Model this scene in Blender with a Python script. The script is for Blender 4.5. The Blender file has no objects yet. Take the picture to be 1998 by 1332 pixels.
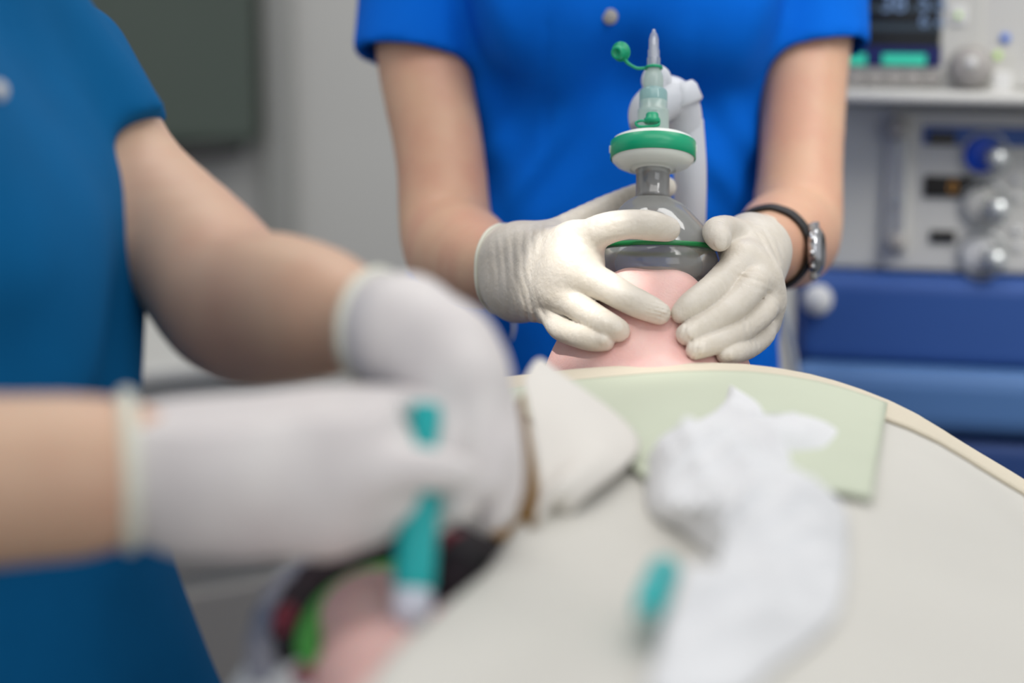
import bpy, bmesh, math, random
import numpy as np
from mathutils import Vector, Matrix
random.seed(4)
rng = np.random.RandomState(7)
SC = bpy.context.scene
COL = SC.collection

# ------------------------------------------------------------------ camera
PITCH = math.radians(12.0)
CAM = np.array([0.0, 0.0, 1.35])
FWD = np.array([0.0, math.cos(PITCH), -math.sin(PITCH)])
UPV = np.array([0.0, math.sin(PITCH), math.cos(PITCH)])
RGT = np.array([1.0, 0.0, 0.0])
FPX = 3885.0
cam_d = bpy.data.cameras.new('camera'); cam_d.sensor_width = 36.0
cam_d.lens = FPX * 36.0 / 1998.0
cam_d.clip_start = 0.02; cam_d.clip_end = 50
cam_d.dof.use_dof = True; cam_d.dof.focus_distance = 1.475
cam_d.dof.aperture_fstop = (cam_d.lens / 1000.0) / 0.036
cam_d.dof.aperture_blades = 0
cam = bpy.data.objects.new('camera', cam_d); COL.objects.link(cam)
cam.location = CAM; cam.rotation_euler = (math.pi / 2 - PITCH, 0, 0)
SC.camera = cam

def W(px, py, d):
    """a point of the place, read off the photograph at a known distance d (metres along the view axis)"""
    return CAM + d * (FWD + (px - 999.0) / FPX * RGT - (py - 666.0) / FPX * UPV)

# ------------------------------------------------------------------ light
SC.view_settings.view_transform = 'Standard'; SC.view_settings.look = 'None'
SC.view_settings.gamma = 1.0; SC.view_settings.use_curve_mapping = False
SC.view_settings.exposure = 0.0
wd = bpy.data.worlds.new('room_daylight'); SC.world = wd; wd.use_nodes = True
bg = wd.node_tree.nodes['Background']; bg.inputs[0].default_value = (0.93, 0.96, 1.0, 1); bg.inputs[1].default_value = 0.62

def lamp(name, kind, loc, target, energy, color, **kw):
    l = bpy.data.lights.new(name, kind); l.energy = energy; l.color = color
    for k, v in kw.items(): setattr(l, k, v)
    o = bpy.data.objects.new(name, l); COL.objects.link(o); o.location = loc
    o.rotation_euler = (Vector(target) - Vector(loc)).to_track_quat('-Z', 'Y').to_euler()
    return o
lamp('ceiling_and_fill_light', 'AREA', (0.2, 0.9, 2.75), (0.15, 1.35, 1.0), 9.5, (1.0, 0.97, 0.93), shape='RECTANGLE', size=1.4, size_y=1.0)
lamp('window_light', 'AREA', (1.4, -1.2, 2.1), (0.2, 1.5, 1.1), 10, (0.93, 0.96, 1.0), shape='RECTANGLE', size=1.6, size_y=1.4)
lamp('ceiling_and_fill_light', 'AREA', (0.3, 2.45, 2.85), (0.3, 2.75, 0.9), 24, (1.0, 0.98, 0.95), shape='RECTANGLE', size=2.2, size_y=0.5)  # added fill lamp, no known fixture: brightens the back wall region
hp = W(1120, 540, 1.46)
SPOT = (-0.35, 0.75, 2.3)
lamp('surgical_lamp_beam', 'SPOT', SPOT, hp, 95, (1.0, 0.985, 0.95), spot_size=math.radians(4.3), spot_blend=0.4, shadow_soft_size=0.012)
_l = lamp('ceiling_and_fill_light', 'AREA', (1.15, 0.95, 2.35), (0.80, 2.1, 0.95), 4.0, (1.0, 0.98, 0.95), shape='SQUARE', size=.7)  # invented fill with a narrow spread, added to lift the dark machine
_l.data.spread = math.radians(62)
np2 = W(1285, 722, 1.40)
lamp('surgical_lamp_beam', 'SPOT', (-0.12, 0.75, 2.3), np2, 34, (1.0, 0.985, 0.96), spot_size=math.radians(4.0), spot_blend=0.9, shadow_soft_size=0.03)

# ------------------------------------------------------------------ helpers
def srgb(r, g, b):
    f = lambda c: (c / 255 / 12.92) if c / 255 <= 0.04045 else ((c / 255 + 0.055) / 1.055) ** 2.4
    return (f(r), f(g), f(b), 1.0)

def mat(name, col, rough=0.5, metal=0.0, spec=0.5, noise=0.0, nscale=20, bump=0.0, bscale=60, sss=0.0,
        sssr=(1, .35, .2), sssd=0.004, emit=None, estr=0.0, coat=0.0, col2=None, sheen=0.0):
    m = bpy.data.materials.new(name); m.use_nodes = True
    nt = m.node_tree; b = nt.nodes['Principled BSDF']
    b.inputs['Base Color'].default_value = col; b.inputs['Roughness'].default_value = rough
    b.inputs['Metallic'].default_value = metal; b.inputs['Specular IOR Level'].default_value = spec
    b.inputs['Coat Weight'].default_value = coat
    b.inputs['Sheen Weight'].default_value = sheen
    if sss:
        b.inputs['Subsurface Weight'].default_value = sss
        b.inputs['Subsurface Radius'].default_value = sssr
        b.inputs['Subsurface Scale'].default_value = sssd
    if emit:
        b.inputs['Emission Color'].default_value = emit; b.inputs['Emission Strength'].default_value = estr
    tc = nt.nodes.new('ShaderNodeTexCoord')
    if noise or col2:
        n = nt.nodes.new('ShaderNodeTexNoise'); n.inputs['Scale'].default_value = nscale; n.inputs['Detail'].default_value = 4
        nt.links.new(tc.outputs['Object'], n.inputs['Vector'])
        r = nt.nodes.new('ShaderNodeValToRGB')
        c2 = col2 if col2 else tuple(c * (1 - noise) for c in col[:3]) + (1,)
        r.color_ramp.elements[0].color = c2; r.color_ramp.elements[1].color = col
        r.color_ramp.elements[0].position = 0.35; r.color_ramp.elements[1].position = 0.65
        nt.links.new(n.outputs['Fac'], r.inputs['Fac']); nt.links.new(r.outputs['Color'], b.inputs['Base Color'])
    if bump:
        n = nt.nodes.new('ShaderNodeTexNoise'); n.inputs['Scale'].default_value = bscale; n.inputs['Detail'].default_value = 5
        nt.links.new(tc.outputs['Object'], n.inputs['Vector'])
        bp = nt.nodes.new('ShaderNodeBump'); bp.inputs['Strength'].default_value = bump; bp.inputs['Distance'].default_value = 0.002
        nt.links.new(n.outputs['Fac'], bp.inputs['Height']); nt.links.new(bp.outputs['Normal'], b.inputs['Normal'])
    return m

def clear_mat(name, tint, gloss=0.06, rough=0.08, body=0.0, bodycol=(0.8, 0.8, 0.8, 1)):
    """thin clear plastic: tinted see-through, a little milky body, fresnel shine"""
    m = bpy.data.materials.new(name); m.use_nodes = True; nt = m.node_tree
    for n in list(nt.nodes): nt.nodes.remove(n)
    out = nt.nodes.new('ShaderNodeOutputMaterial')
    tr = nt.nodes.new('ShaderNodeBsdfTransparent'); tr.inputs[0].default_value = tint
    df = nt.nodes.new('ShaderNodeBsdfDiffuse'); df.inputs[0].default_value = bodycol
    tl = nt.nodes.new('ShaderNodeBsdfTranslucent'); tl.inputs[0].default_value = bodycol
    gl = nt.nodes.new('ShaderNodeBsdfGlossy'); gl.inputs['Roughness'].default_value = rough
    lw = nt.nodes.new('ShaderNodeLayerWeight'); lw.inputs['Blend'].default_value = 0.22
    m0 = nt.nodes.new('ShaderNodeMixShader'); m0.inputs[0].default_value = 0.5
    nt.links.new(df.outputs[0], m0.inputs[1]); nt.links.new(tl.outputs[0], m0.inputs[2])
    m1 = nt.nodes.new('ShaderNodeMixShader')
    ma = nt.nodes.new('ShaderNodeMath'); ma.operation = 'MULTIPLY_ADD'
    ma.inputs[1].default_value = 0.45; ma.inputs[2].default_value = body; ma.use_clamp = True
    nt.links.new(lw.outputs['Facing'], ma.inputs[0]); nt.links.new(ma.outputs[0], m1.inputs[0])
    nt.links.new(tr.outputs[0], m1.inputs[1]); nt.links.new(m0.outputs[0], m1.inputs[2])
    m2 = nt.nodes.new('ShaderNodeMixShader')
    mb = nt.nodes.new('ShaderNodeMath'); mb.operation = 'MULTIPLY_ADD'
    mb.inputs[1].default_value = 0.5; mb.inputs[2].default_value = gloss; mb.use_clamp = True
    nt.links.new(lw.outputs['Fresnel'], mb.inputs[0]); nt.links.new(mb.outputs[0], m2.inputs[0])
    nt.links.new(m1.outputs[0], m2.inputs[1]); nt.links.new(gl.outputs[0], m2.inputs[2])
    nt.links.new(m2.outputs[0], out.inputs['Surface'])
    return m

def link(name, me, m, parent=None, smooth=True):
    o = bpy.data.objects.new(name, me); COL.objects.link(o)
    if m: me.materials.append(m)
    if smooth: me.polygons.foreach_set('use_smooth', [True] * len(me.polygons))
    me.update()
    if parent is not None:
        o.parent = parent
        o.matrix_parent_inverse = Matrix.Translation(-Vector(abs_loc(parent)))
    return o
def abs_loc(p):
    v = Vector(p.location)
    return v
def empty(name, loc, label, cat, group=None):
    o = bpy.data.objects.new(name, None); COL.objects.link(o); o.location = Vector(loc)
    o.empty_display_size = 0.05
    tag(o, label, cat, group); return o
def tag(o, label, cat, group=None):
    o['label'] = label; o['category'] = cat
    if group: o['group'] = group
def struct(o): o['kind'] = 'structure'

def from_np(name, v, f, m, parent=None, smooth=True):
    me = bpy.data.meshes.new(name)
    me.from_pydata([tuple(p) for p in v.tolist()] if isinstance(v, np.ndarray) else v, [], f.tolist() if isinstance(f, np.ndarray) else f)
    me.validate()
    return link(name, me, m, parent, smooth)

def lathe(name, prof, O, A, m, parent=None, seg=64, side=None, ell=1.0, shift=None, close=False):
    """revolve (r, h) points about axis A through O; ell squashes across 'side'"""
    A = np.array(A, float); A /= np.linalg.norm(A)
    S = np.array(side if side is not None else RGT, float); S = S - A * S.dot(A); S /= np.linalg.norm(S)
    B = np.cross(A, S)
    vs = []; fs = []
    for i, (r, h) in enumerate(prof):
        sh = shift(h) if shift else 0.0
        for k in range(seg):
            a = 2 * math.pi * k / seg
            vs.append(tuple(np.array(O) + A * h + S * (r * math.cos(a) + sh) + B * (r * ell * math.sin(a))))
    n = len(prof)
    for i in range(n if close else n - 1):
        j = (i + 1) % n
        for k in range(seg):
            k2 = (k + 1) % seg
            fs.append((i * seg + k, i * seg + k2, j * seg + k2, j * seg + k))
    me = bpy.data.meshes.new(name); me.from_pydata(vs, [], fs)
    bm = bmesh.new(); bm.from_mesh(me); bmesh.ops.recalc_face_normals(bm, faces=bm.faces); bm.to_mesh(me); bm.free()
    o = link(name, me, m, parent)
    return o

def catmull(pts, n=12):
    P = [np.array(p, float) for p in pts]; P = [2 * P[0] - P[1]] + P + [2 * P[-1] - P[-2]]
    out = []
    for i in range(1, len(P) - 2):
        for k in range(n):
            t = k / n
            out.append(0.5 * ((2 * P[i]) + (-P[i - 1] + P[i + 1]) * t + (2 * P[i - 1] - 5 * P[i] + 4 * P[i + 1] - P[i + 2]) * t * t + (-P[i - 1] + 3 * P[i] - 3 * P[i + 1] + P[i + 2]) * t ** 3))
    out.append(P[-2]); return out

def tube(name, pts, rad, m, parent=None, seg=16, n=12, flat=1.0, closed=False, capped=True, ridge=0.0, ridge_n=0):
    """swept round (or flattened) section through the points; rad a number or list per point"""
    if closed: pts = list(pts) + [pts[0]]
    path = catmull(pts, n)
    if hasattr(rad, '__len__'):
        rr = np.interp(np.linspace(0, 1, len(path)), np.linspace(0, 1, len(rad)), rad)
    else: rr = np.full(len(path), rad)
    if closed: path = path[:-1]; rr = rr[:-1]
    N = len(path); vs = []; fs = []
    T = [path[min(i + 1, N - 1)] - path[max(i - 1, 0)] if not closed else path[(i + 1) % N] - path[i - 1] for i in range(N)]
    T = [t / (np.linalg.norm(t) + 1e-12) for t in T]
    ref = np.array([0, 0, 1.0]) if abs(T[0][2]) < 0.9 else np.array([1.0, 0, 0])
    U = np.cross(T[0], ref); U /= np.linalg.norm(U)
    for i in range(N):
        U = U - T[i] * U.dot(T[i]); U /= np.linalg.norm(U); V = np.cross(T[i], U)
        r = rr[i] * (1 + ridge * math.sin(2 * math.pi * ridge_n * i / N))
        for k in range(seg):
            a = 2 * math.pi * k / seg
            vs.append(tuple(path[i] + U * r * math.cos(a) + V * r * flat * math.sin(a)))
    for i in range(N if closed else N - 1):
        j = (i + 1) % N
        for k in range(seg):
            k2 = (k + 1) % seg
            fs.append((i * seg + k, i * seg + k2, j * seg + k2, j * seg + k))
    if not closed and capped:
        fs.append(tuple(range(seg - 1, -1, -1))); fs.append(tuple((N - 1) * seg + k for k in range(seg)))
    return from_np(name, vs, fs, m, parent)

def box(name, c, sx, sy, sz, m, parent=None, X=(1, 0, 0), Y=(0, 1, 0), Z=(0, 0, 1), bev=0.004, seg=3):
    bm = bmesh.new(); bmesh.ops.create_cube(bm, size=1.0)
    for v in bm.verts: v.co = Vector((v.co.x * sx, v.co.y * sy, v.co.z * sz))
    if bev: bmesh.ops.bevel(bm, geom=list(bm.edges), offset=min(bev, 0.45 * min(sx, sy, sz)), segments=seg, affect='EDGES', profile=0.5)
    X = Vector(X); Y = Vector(Y); Z = Vector(Z); c = Vector(c)
    for v in bm.verts: v.co = c + X * v.co.x + Y * v.co.y + Z * v.co.z
    me = bpy.data.meshes.new(name); bm.to_mesh(me); bm.free()
    o = link(name, me, m, parent, smooth=False)
    return o

# ------------------------------------------------------------------ smooth solid bodies (distance field -> one continuous mesh)
def cone_d(P, a, b, ra, rb):
    ab = b - a; L2 = float(ab.dot(ab)) + 1e-12
    t = np.clip(((P - a) @ ab) / L2, 0, 1)
    q = P - a - t[:, None] * ab
    return np.sqrt((q * q).sum(1)) - (ra + t * (rb - ra))
def ell_d(P, c, ax, r):
    """ellipsoid: centre, 3x3 axes (rows), radii"""
    q = (P - c) @ np.array(ax).T / np.array(r)
    k0 = np.sqrt((q * q).sum(1)); q2 = q / np.array(r); k1 = np.sqrt((q2 * q2).sum(1)) + 1e-9
    return k0 * (k0 - 1.0) / k1
def smin(a, b, k):
    if k <= 0: return np.minimum(a, b)
    h = np.maximum(k - np.abs(a - b), 0) / k
    return np.minimum(a, b) - h * h * k * 0.25
def smax(a, b, k): return -smin(-a, -b, k)
def chain(pts, k=0.004):
    """pts: list of (point, radius)"""
    def f(P):
        d = None
        for (a, ra), (b, rb) in zip(pts[:-1], pts[1:]):
            e = cone_d(P, a, b, ra, rb); d = e if d is None else smin(d, e, k)
        return d
    return f
def fine(pts, n=4):
    """smooth centre line through the joints"""
    c = catmull([np.array([*p, r]) for p, r in pts], n)
    return [(q[:3], max(q[3], .003)) for q in c]
def limb(pts):
    q = fine(pts, 4); n = len(q) - 1
    return chain([(p, r + .0022 * min(1, 2.5 * (1 - i / n))) for i, (p, r) in enumerate(q)], .004)
def finger(pts, n=4):
    q = fine(pts, n); A_ = np.array([p for p, r in q]); m_ = max(r for p, r in q) + .03
    lo_, hi_ = A_.min(0) - m_, A_.max(0) + m_; g = chain(q, .0012)
    def f(P):
        d = np.full(len(P), .03); k = ((P > lo_) & (P < hi_)).all(1)
        if k.any(): d[k] = g(P[k])
        return d
    return f
def wp(px, py, d, r): return (W(px, py, d), r * d / FPX)
def wav(P, seed, scale, n=6):
    r = np.random.RandomState(seed); s = np.zeros(len(P))
    for i in range(n):
        v = r.normal(size=3); v *= scale * (0.6 + r.rand()) / np.linalg.norm(v)
        s += np.sin(P @ v + r.rand() * 6.28)
    return s / n

def surfnet(name, f, lo, hi, vox, m, parent=None, smooth_it=1):
    lo = np.array(lo, float); hi = np.array(hi, float)
    n = np.ceil((hi - lo) / vox).astype(int) + 1
    xs = [lo[i] + vox * np.arange(n[i]) for i in range(3)]
    F = np.empty(tuple(n), np.float64)
    YZ = np.stack(np.meshgrid(xs[1], xs[2], indexing='ij'), -1).reshape(-1, 2)
    step = max(1, 120000 // len(YZ))
    for i in range(0, n[0], step):
        xx = xs[0][i:i + step]
        P = np.concatenate([np.repeat(xx, len(YZ))[:, None], np.tile(YZ, (len(xx), 1))], 1)
        F[i:i + step] = f(P).reshape(len(xx), n[1], n[2])
    F[0] = F[-1] = 1; F[:, 0] = F[:, -1] = 1; F[:, :, 0] = F[:, :, -1] = 1
    ins = F < 0
    cnt = np.zeros(tuple(n - 1), np.int8)
    offs = [(a, b, c) for a in (0, 1) for b in (0, 1) for c in (0, 1)]
    for a, b, c in offs: cnt += ins[a:n[0] - 1 + a, b:n[1] - 1 + b, c:n[2] - 1 + c]
    act = (cnt > 0) & (cnt < 8)
    idx = np.argwhere(act); vid = np.full(act.shape, -1, np.int64); vid[act] = np.arange(len(idx))
    acc = np.zeros((len(idx), 3)); w = np.zeros(len(idx))
    for ax in range(3):
        for a, b in [(0, 0), (0, 1), (1, 0), (1, 1)]:
            o0 = [0, 0, 0]; oth = [i for i in range(3) if i != ax]; o0[oth[0]] = a; o0[oth[1]] = b
            o1 = list(o0); o1[ax] = 1
            p0 = idx + o0; p1 = idx + o1
            f0 = F[p0[:, 0], p0[:, 1], p0[:, 2]]; f1 = F[p1[:, 0], p1[:, 1], p1[:, 2]]
            cr = (f0 < 0) != (f1 < 0)
            t = np.where(cr, f0 / np.where(cr, f0 - f1, 1), 0)
            acc += np.where(cr[:, None], p0 + t[:, None] * (p1 - p0), 0); w += cr
    V = lo + vox * acc / w[:, None]
    faces = []
    for ax in range(3):
        o = [i for i in range(3) if i != ax]
        sl0 = [slice(1, -1)] * 3; sl1 = [slice(1, -1)] * 3
        sl0[ax] = slice(0, n[ax] - 1); sl1[ax] = slice(1, n[ax])
        a = ins[tuple(sl0)]; b = ins[tuple(sl1)]
        e = np.argwhere(a != b)
        sgn = a[e[:, 0], e[:, 1], e[:, 2]]
        base = e.copy()
        for q in o: base[:, q] += 1
        def g(d0, d1):
            c = base.copy(); c[:, o[0]] += d0; c[:, o[1]] += d1
            return vid[c[:, 0], c[:, 1], c[:, 2]]
        q = np.stack([g(-1, -1), g(0, -1), g(0, 0), g(-1, 0)], 1)
        flip = sgn if ax != 1 else ~sgn
        q = np.where(flip[:, None], q, q[:, ::-1])
        faces.append(q)
    Fc = np.concatenate(faces); Fc = Fc[(Fc >= 0).all(1)]
    for _ in range(smooth_it):
        s = np.zeros_like(V); c = np.zeros(len(V))
        for i in range(4):
            a = Fc[:, i]; b = Fc[:, (i + 1) % 4]
            for k in range(3):
                s[:, k] += np.bincount(a, V[b, k], len(V)) + np.bincount(b, V[a, k], len(V))
            c += np.bincount(a, minlength=len(V)) + np.bincount(b, minlength=len(V))
        V = 0.5 * V + 0.5 * s / np.maximum(c, 1)[:, None]
    return from_np(name, V, Fc, m, parent)

# ------------------------------------------------------------------ materials
M = dict(
    wall=mat('wall_paint', srgb(186, 185, 181), 0.7, noise=0.05, nscale=2, bump=0.05, bscale=200),
    floor=mat('floor_vinyl', srgb(120, 122, 122), 0.35, noise=0.12, nscale=6),
    panel=mat('dark_panel', srgb(72, 82, 74), 0.5, noise=0.08, nscale=3),
    trimm=mat('trim_metal', srgb(150, 150, 146), 0.4, metal=0.2),
    blue=mat('royal_blue_cotton', srgb(0, 100, 208), 0.85, noise=0.08, nscale=14, bump=0.25, bscale=900, spec=0.1),
    teal=mat('petrol_blue_cotton', srgb(8, 94, 148), 0.88, noise=0.12, nscale=12, bump=0.2, bscale=800, spec=0.1),
    skin=mat('skin_warm', srgb(214, 172, 142), 0.5, noise=0.0, nscale=20, bump=0.15, bscale=220, sss=0.15, col2=srgb(208, 158, 132)),
    skin2=mat('skin_tan', srgb(208, 172, 144), 0.5, nscale=16, bump=0.1, bscale=200, sss=0.15, col2=srgb(202, 160, 134)),
    pskin=mat('skin_pink', srgb(232, 192, 184), 0.5, nscale=38, bump=0.3, bscale=500, sss=0.25, col2=srgb(226, 178, 171)),
    glove=mat('latex_cream', srgb(217, 209, 197), 0.42, nscale=60, bump=0.35, bscale=260, sss=0.2, sssr=(1, .9, .75), sssd=0.003, col2=srgb(211, 202, 188)),
    glove2=mat('latex_white', srgb(222, 216, 213), 0.5, nscale=30, bump=0.2, bscale=120, sss=0.1, sssr=(1, .9, .8), col2=srgb(214, 207, 205)),
    cuff=mat('latex_rolled_rim', srgb(222, 222, 206), 0.4, sss=0.2, sssr=(1, .9, .8)),
    hair=mat('hair_dark_brown', srgb(52, 36, 28), 0.5, nscale=120, col2=srgb(30, 20, 16), bump=0.6, bscale=400),
    sheet=mat('cream_cotton_sheet', srgb(212, 209, 201), 0.85, noise=0.03, nscale=9, bump=0.3, bscale=700, spec=0.2),
    hem=mat('cream_hem', srgb(218, 208, 188), 0.85, bump=0.3, bscale=900, spec=0.2),
    pad=mat('pale_green_pad', srgb(203, 209, 188), 0.8, noise=0.03, nscale=12, spec=0.2),
    gauze=mat('white_gauze', srgb(230, 230, 231), 0.85, noise=0.03, nscale=30, bump=0.4, bscale=300, spec=0.2),
    paper=mat('wrapper_paper', srgb(226, 221, 213), 0.7, noise=0.05, nscale=12),
    ochre=mat('ochre_inside', srgb(160, 118, 50), 0.7, noise=0.15, nscale=20),
    green=mat('green_plastic', srgb(0, 158, 112), 0.35, spec=0.5, sss=0.1, sssr=(.3, 1, .6), sssd=0.002),
    aqua=mat('turquoise_plastic', srgb(0, 172, 172), 0.4),
    aquapale=clear_mat('pale_aqua_plastic', srgb(205, 232, 232), 0.04, 0.15, 0.55, srgb(196, 228, 230)),
    milk=clear_mat('milky_plastic', srgb(225, 238, 232), 0.04, 0.2, 0.6, srgb(224, 238, 232)),
    filt=mat('filter_white_plastic', srgb(228, 232, 224), 0.35, sss=0.2, sssr=(1, 1, 1), sssd=0.003),
    hose=mat('frosted_white_plastic', srgb(206, 208, 214), 0.4, sss=0.3, sssr=(1, 1, 1), sssd=0.006),
    clear=clear_mat('clear_plastic', srgb(238, 238, 242), 0.08, 0.06, 0.28, srgb(225, 230, 236)),
    neck=clear_mat('smoky_connector', srgb(215, 215, 213), 0.08, 0.1, 0.45, srgb(190, 190, 188)),
    dome=clear_mat('smoky_dome', srgb(190, 190, 188), 0.07, 0.07, 0.5, srgb(204, 206, 202)),
    cush=clear_mat('smoky_cushion', srgb(222, 224, 222), 0.06, 0.12, 0.42, srgb(192, 195, 188)),
    mring=mat('mask_green_ring', srgb(10, 120, 62), 0.3),
    lips=mat('lips', srgb(206, 128, 120), 0.4),
    steel=mat('polished_steel', srgb(190, 190, 192), 0.18, metal=1.0),
    leather=mat('black_leather', srgb(28, 28, 30), 0.5, bump=0.4, bscale=500),
    glass=mat('dark_glass', srgb(10, 12, 14), 0.1),
    mgrey=mat('machine_light_grey', srgb(188, 187, 183), 0.5, noise=0.03, nscale=8),
    mgrey2=mat('machine_mid_grey', srgb(188, 187, 181), 0.5, noise=0.03, nscale=8),
    msil=mat('machine_strip_grey', srgb(150, 146, 142), 0.5),
    mblue=mat('machine_blue', srgb(38, 76, 142), 0.5, noise=0.05, nscale=5),
    mblue2=mat('machine_blue_grey', srgb(70, 108, 158), 0.5, noise=0.05, nscale=5),
    mblue3=mat('machine_dark_blue', srgb(28, 58, 112), 0.5, noise=0.05, nscale=5),
    dial=mat('dial_blue', srgb(10, 70, 185), 0.4),
    chrome=mat('dial_chrome', srgb(185, 188, 188), 0.25, metal=0.6),
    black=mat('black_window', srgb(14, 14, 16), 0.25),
    amber=mat('amber_digit', srgb(120, 85, 30), 0.5, emit=srgb(190, 130, 40), estr=0.35),
    scr=mat('screen_black', srgb(6, 10, 16), 0.25, emit=srgb(5, 9, 14), estr=0.6),
    strace=mat('screen_trace', srgb(90, 110, 140), 0.5, emit=srgb(100, 122, 155), estr=0.6),
    sband=mat('screen_band', srgb(30, 40, 48), 0.5, emit=srgb(32, 44, 54), estr=0.8),
    snavy=mat('screen_navy', srgb(0, 10, 60), 0.5, emit=srgb(0, 8, 62), estr=0.8),
    steal=mat('screen_teal', srgb(40, 170, 140), 0.5, emit=srgb(40, 165, 140), estr=0.55),
    led=mat('green_led', srgb(150, 180, 90), 0.5, emit=srgb(160, 200, 90), estr=0.4),
    bluedot=mat('blue_dot', srgb(60, 110, 200), 0.5),
    whiteb=mat('white_button', srgb(205, 205, 204), 0.5),
    cable=mat('grey_cable', srgb(150, 155, 160), 0.4),
    pcloth=mat('dark_printed_cloth', srgb(24, 22, 26), 0.8, nscale=30, col2=srgb(52, 34, 44)),
    pcloth2=mat('blue_grey_printed_cloth', srgb(92, 104, 128), 0.8, nscale=26, col2=srgb(150, 150, 160)),
    redc=mat('maroon_trim', srgb(128, 38, 56), 0.7),
    lime=mat('lime_green_band', srgb(78, 178, 70), 0.6, noise=0.12, nscale=40),
    white=mat('white_cotton', srgb(214, 216, 216), 0.85, noise=0.04, nscale=14),
    matt=mat('mattress_vinyl', srgb(60, 66, 74), 0.5),
    pink=mat('pink_swab', srgb(222, 130, 150), 0.8),
    syrw=mat('syringe_white', srgb(214, 218, 230), 0.4),
    trous=mat('trouser_blue', srgb(4, 70, 165), 0.8), trous2=mat('trouser_petrol', srgb(16, 62, 104), 0.8),
    shoe=mat('white_clog', srgb(205, 205, 205), 0.5),
    curve_dark=mat('dark_tube_rubber', srgb(34, 32, 34), 0.5),
)

# ------------------------------------------------------------------ setting
def slab(name, c, sx, sy, sz, m):
    o = box(name, c, sx, sy, sz, m, bev=0); struct(o); return o
slab('floor', (0.3, 1.2, -0.05), 7.0, 6.0, 0.1, M['floor'])
slab('wall_back', (0.3, 3.35, 1.5), 7.0, 0.1, 3.2, M['wall'])
pc = W(330, 60, 3.2)
# dark panel hanging on the back wall and a slim wall column beside it
y0 = 3.26
def onwall(px, py, y=3.29):
    dr = FWD + (px - 999) / FPX * RGT - (py - 666) / FPX * UPV
    return CAM + dr * (y - CAM[1]) / dr[1]
a = onwall(120, -420, 3.22); b = onwall(500, 285, 3.22)
wp_root = empty('wall_panel', ((a[0] + b[0]) / 2, 3.30, b[2]), 'large dark grey-green panel hanging on the grey back wall behind the left clinician', 'panel')
box('panel_board', ((a[0] + b[0]) / 2, 3.25, (a[2] + b[2]) / 2), abs(b[0] - a[0]), 0.10, abs(a[2] - b[2]), M['panel'], wp_root, bev=0.02)
tube('bottom_edge', [(a[0] + .02, 3.22, b[2]), ((a[0] + b[0]) / 2, 3.21, b[2] - .012), (b[0] - .02, 3.22, b[2])], 0.014, M['curve_dark'], wp_root)
c1 = onwall(548, 400); c2 = onwall(640, 400)
o = box('trim_1', ((c1[0]) , 3.28, 1.5), 0.05, 0.05, 3.0, M['trimm'], bev=0.015); struct(o)
o = box('baseboard_back', (0.3, 3.285, 0.05), 6.9, 0.03, 0.10, M['trimm'], bev=0.01); struct(o)

# grey equipment cart low behind, between the two clinicians
cart = empty('equipment_cart', (-0.62, 2.55, 0.0), 'grey equipment cart standing low against the back wall behind the left clinician', 'cart')
cxv = Vector((math.cos(.5), math.sin(.5), 0)); cyv = Vector((-math.sin(.5), math.cos(.5), 0))
box('cart_body', (-0.62, 2.65, 0.40), 0.55, 0.42, 0.72, M['mgrey2'], cart, X=cxv, Y=cyv, bev=0.02)
box('cart_top', (-0.62, 2.65, 0.775), 0.60, 0.46, 0.03, M['mgrey'], cart, X=cxv, Y=cyv, bev=0.012)
for k in range(3):
    dr = box('drawer', (Vector((-0.62, 2.65, 0.16 + 0.22 * k)) - cyv * 0.215), 0.48, 0.02, 0.2, M['msil'], cart, X=cxv, Y=cyv, bev=0.008)
for sx in (-.22, .22):
    for sy in (-.16, .16):
        p = Vector((-0.62, 2.65, 0.02)) + cxv * sx + cyv * sy
        lathe('caster', [(0.0, -.012), (.02, -.012), (.02, .012), (0, .012)], (p.x, p.y, 0.02), (0, 1, 0), M['leather'], cart, seg=20)

# ------------------------------------------------------------------ patient's table
bed = empty('operating_table', (0.10, 1.15, 0.0), 'padded operating table on a pedestal under the draped patient', 'table')
box('mattress', (0.11, 0.84, 0.835), 0.52, 1.72, 0.09, M['matt'], bed, bev=0.03)
box('table_frame', (0.11, 0.84, 0.775), 0.50, 1.68, 0.03, M['steel'], bed, bev=0.01)
box('pedestal', (0.11, 0.95, 0.41), 0.28, 0.40, 0.72, M['mgrey'], bed, bev=0.03)
box('base', (0.11, 0.95, 0.035), 0.46, 0.9, 0.07, M['mgrey2'], bed, bev=0.03)

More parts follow.
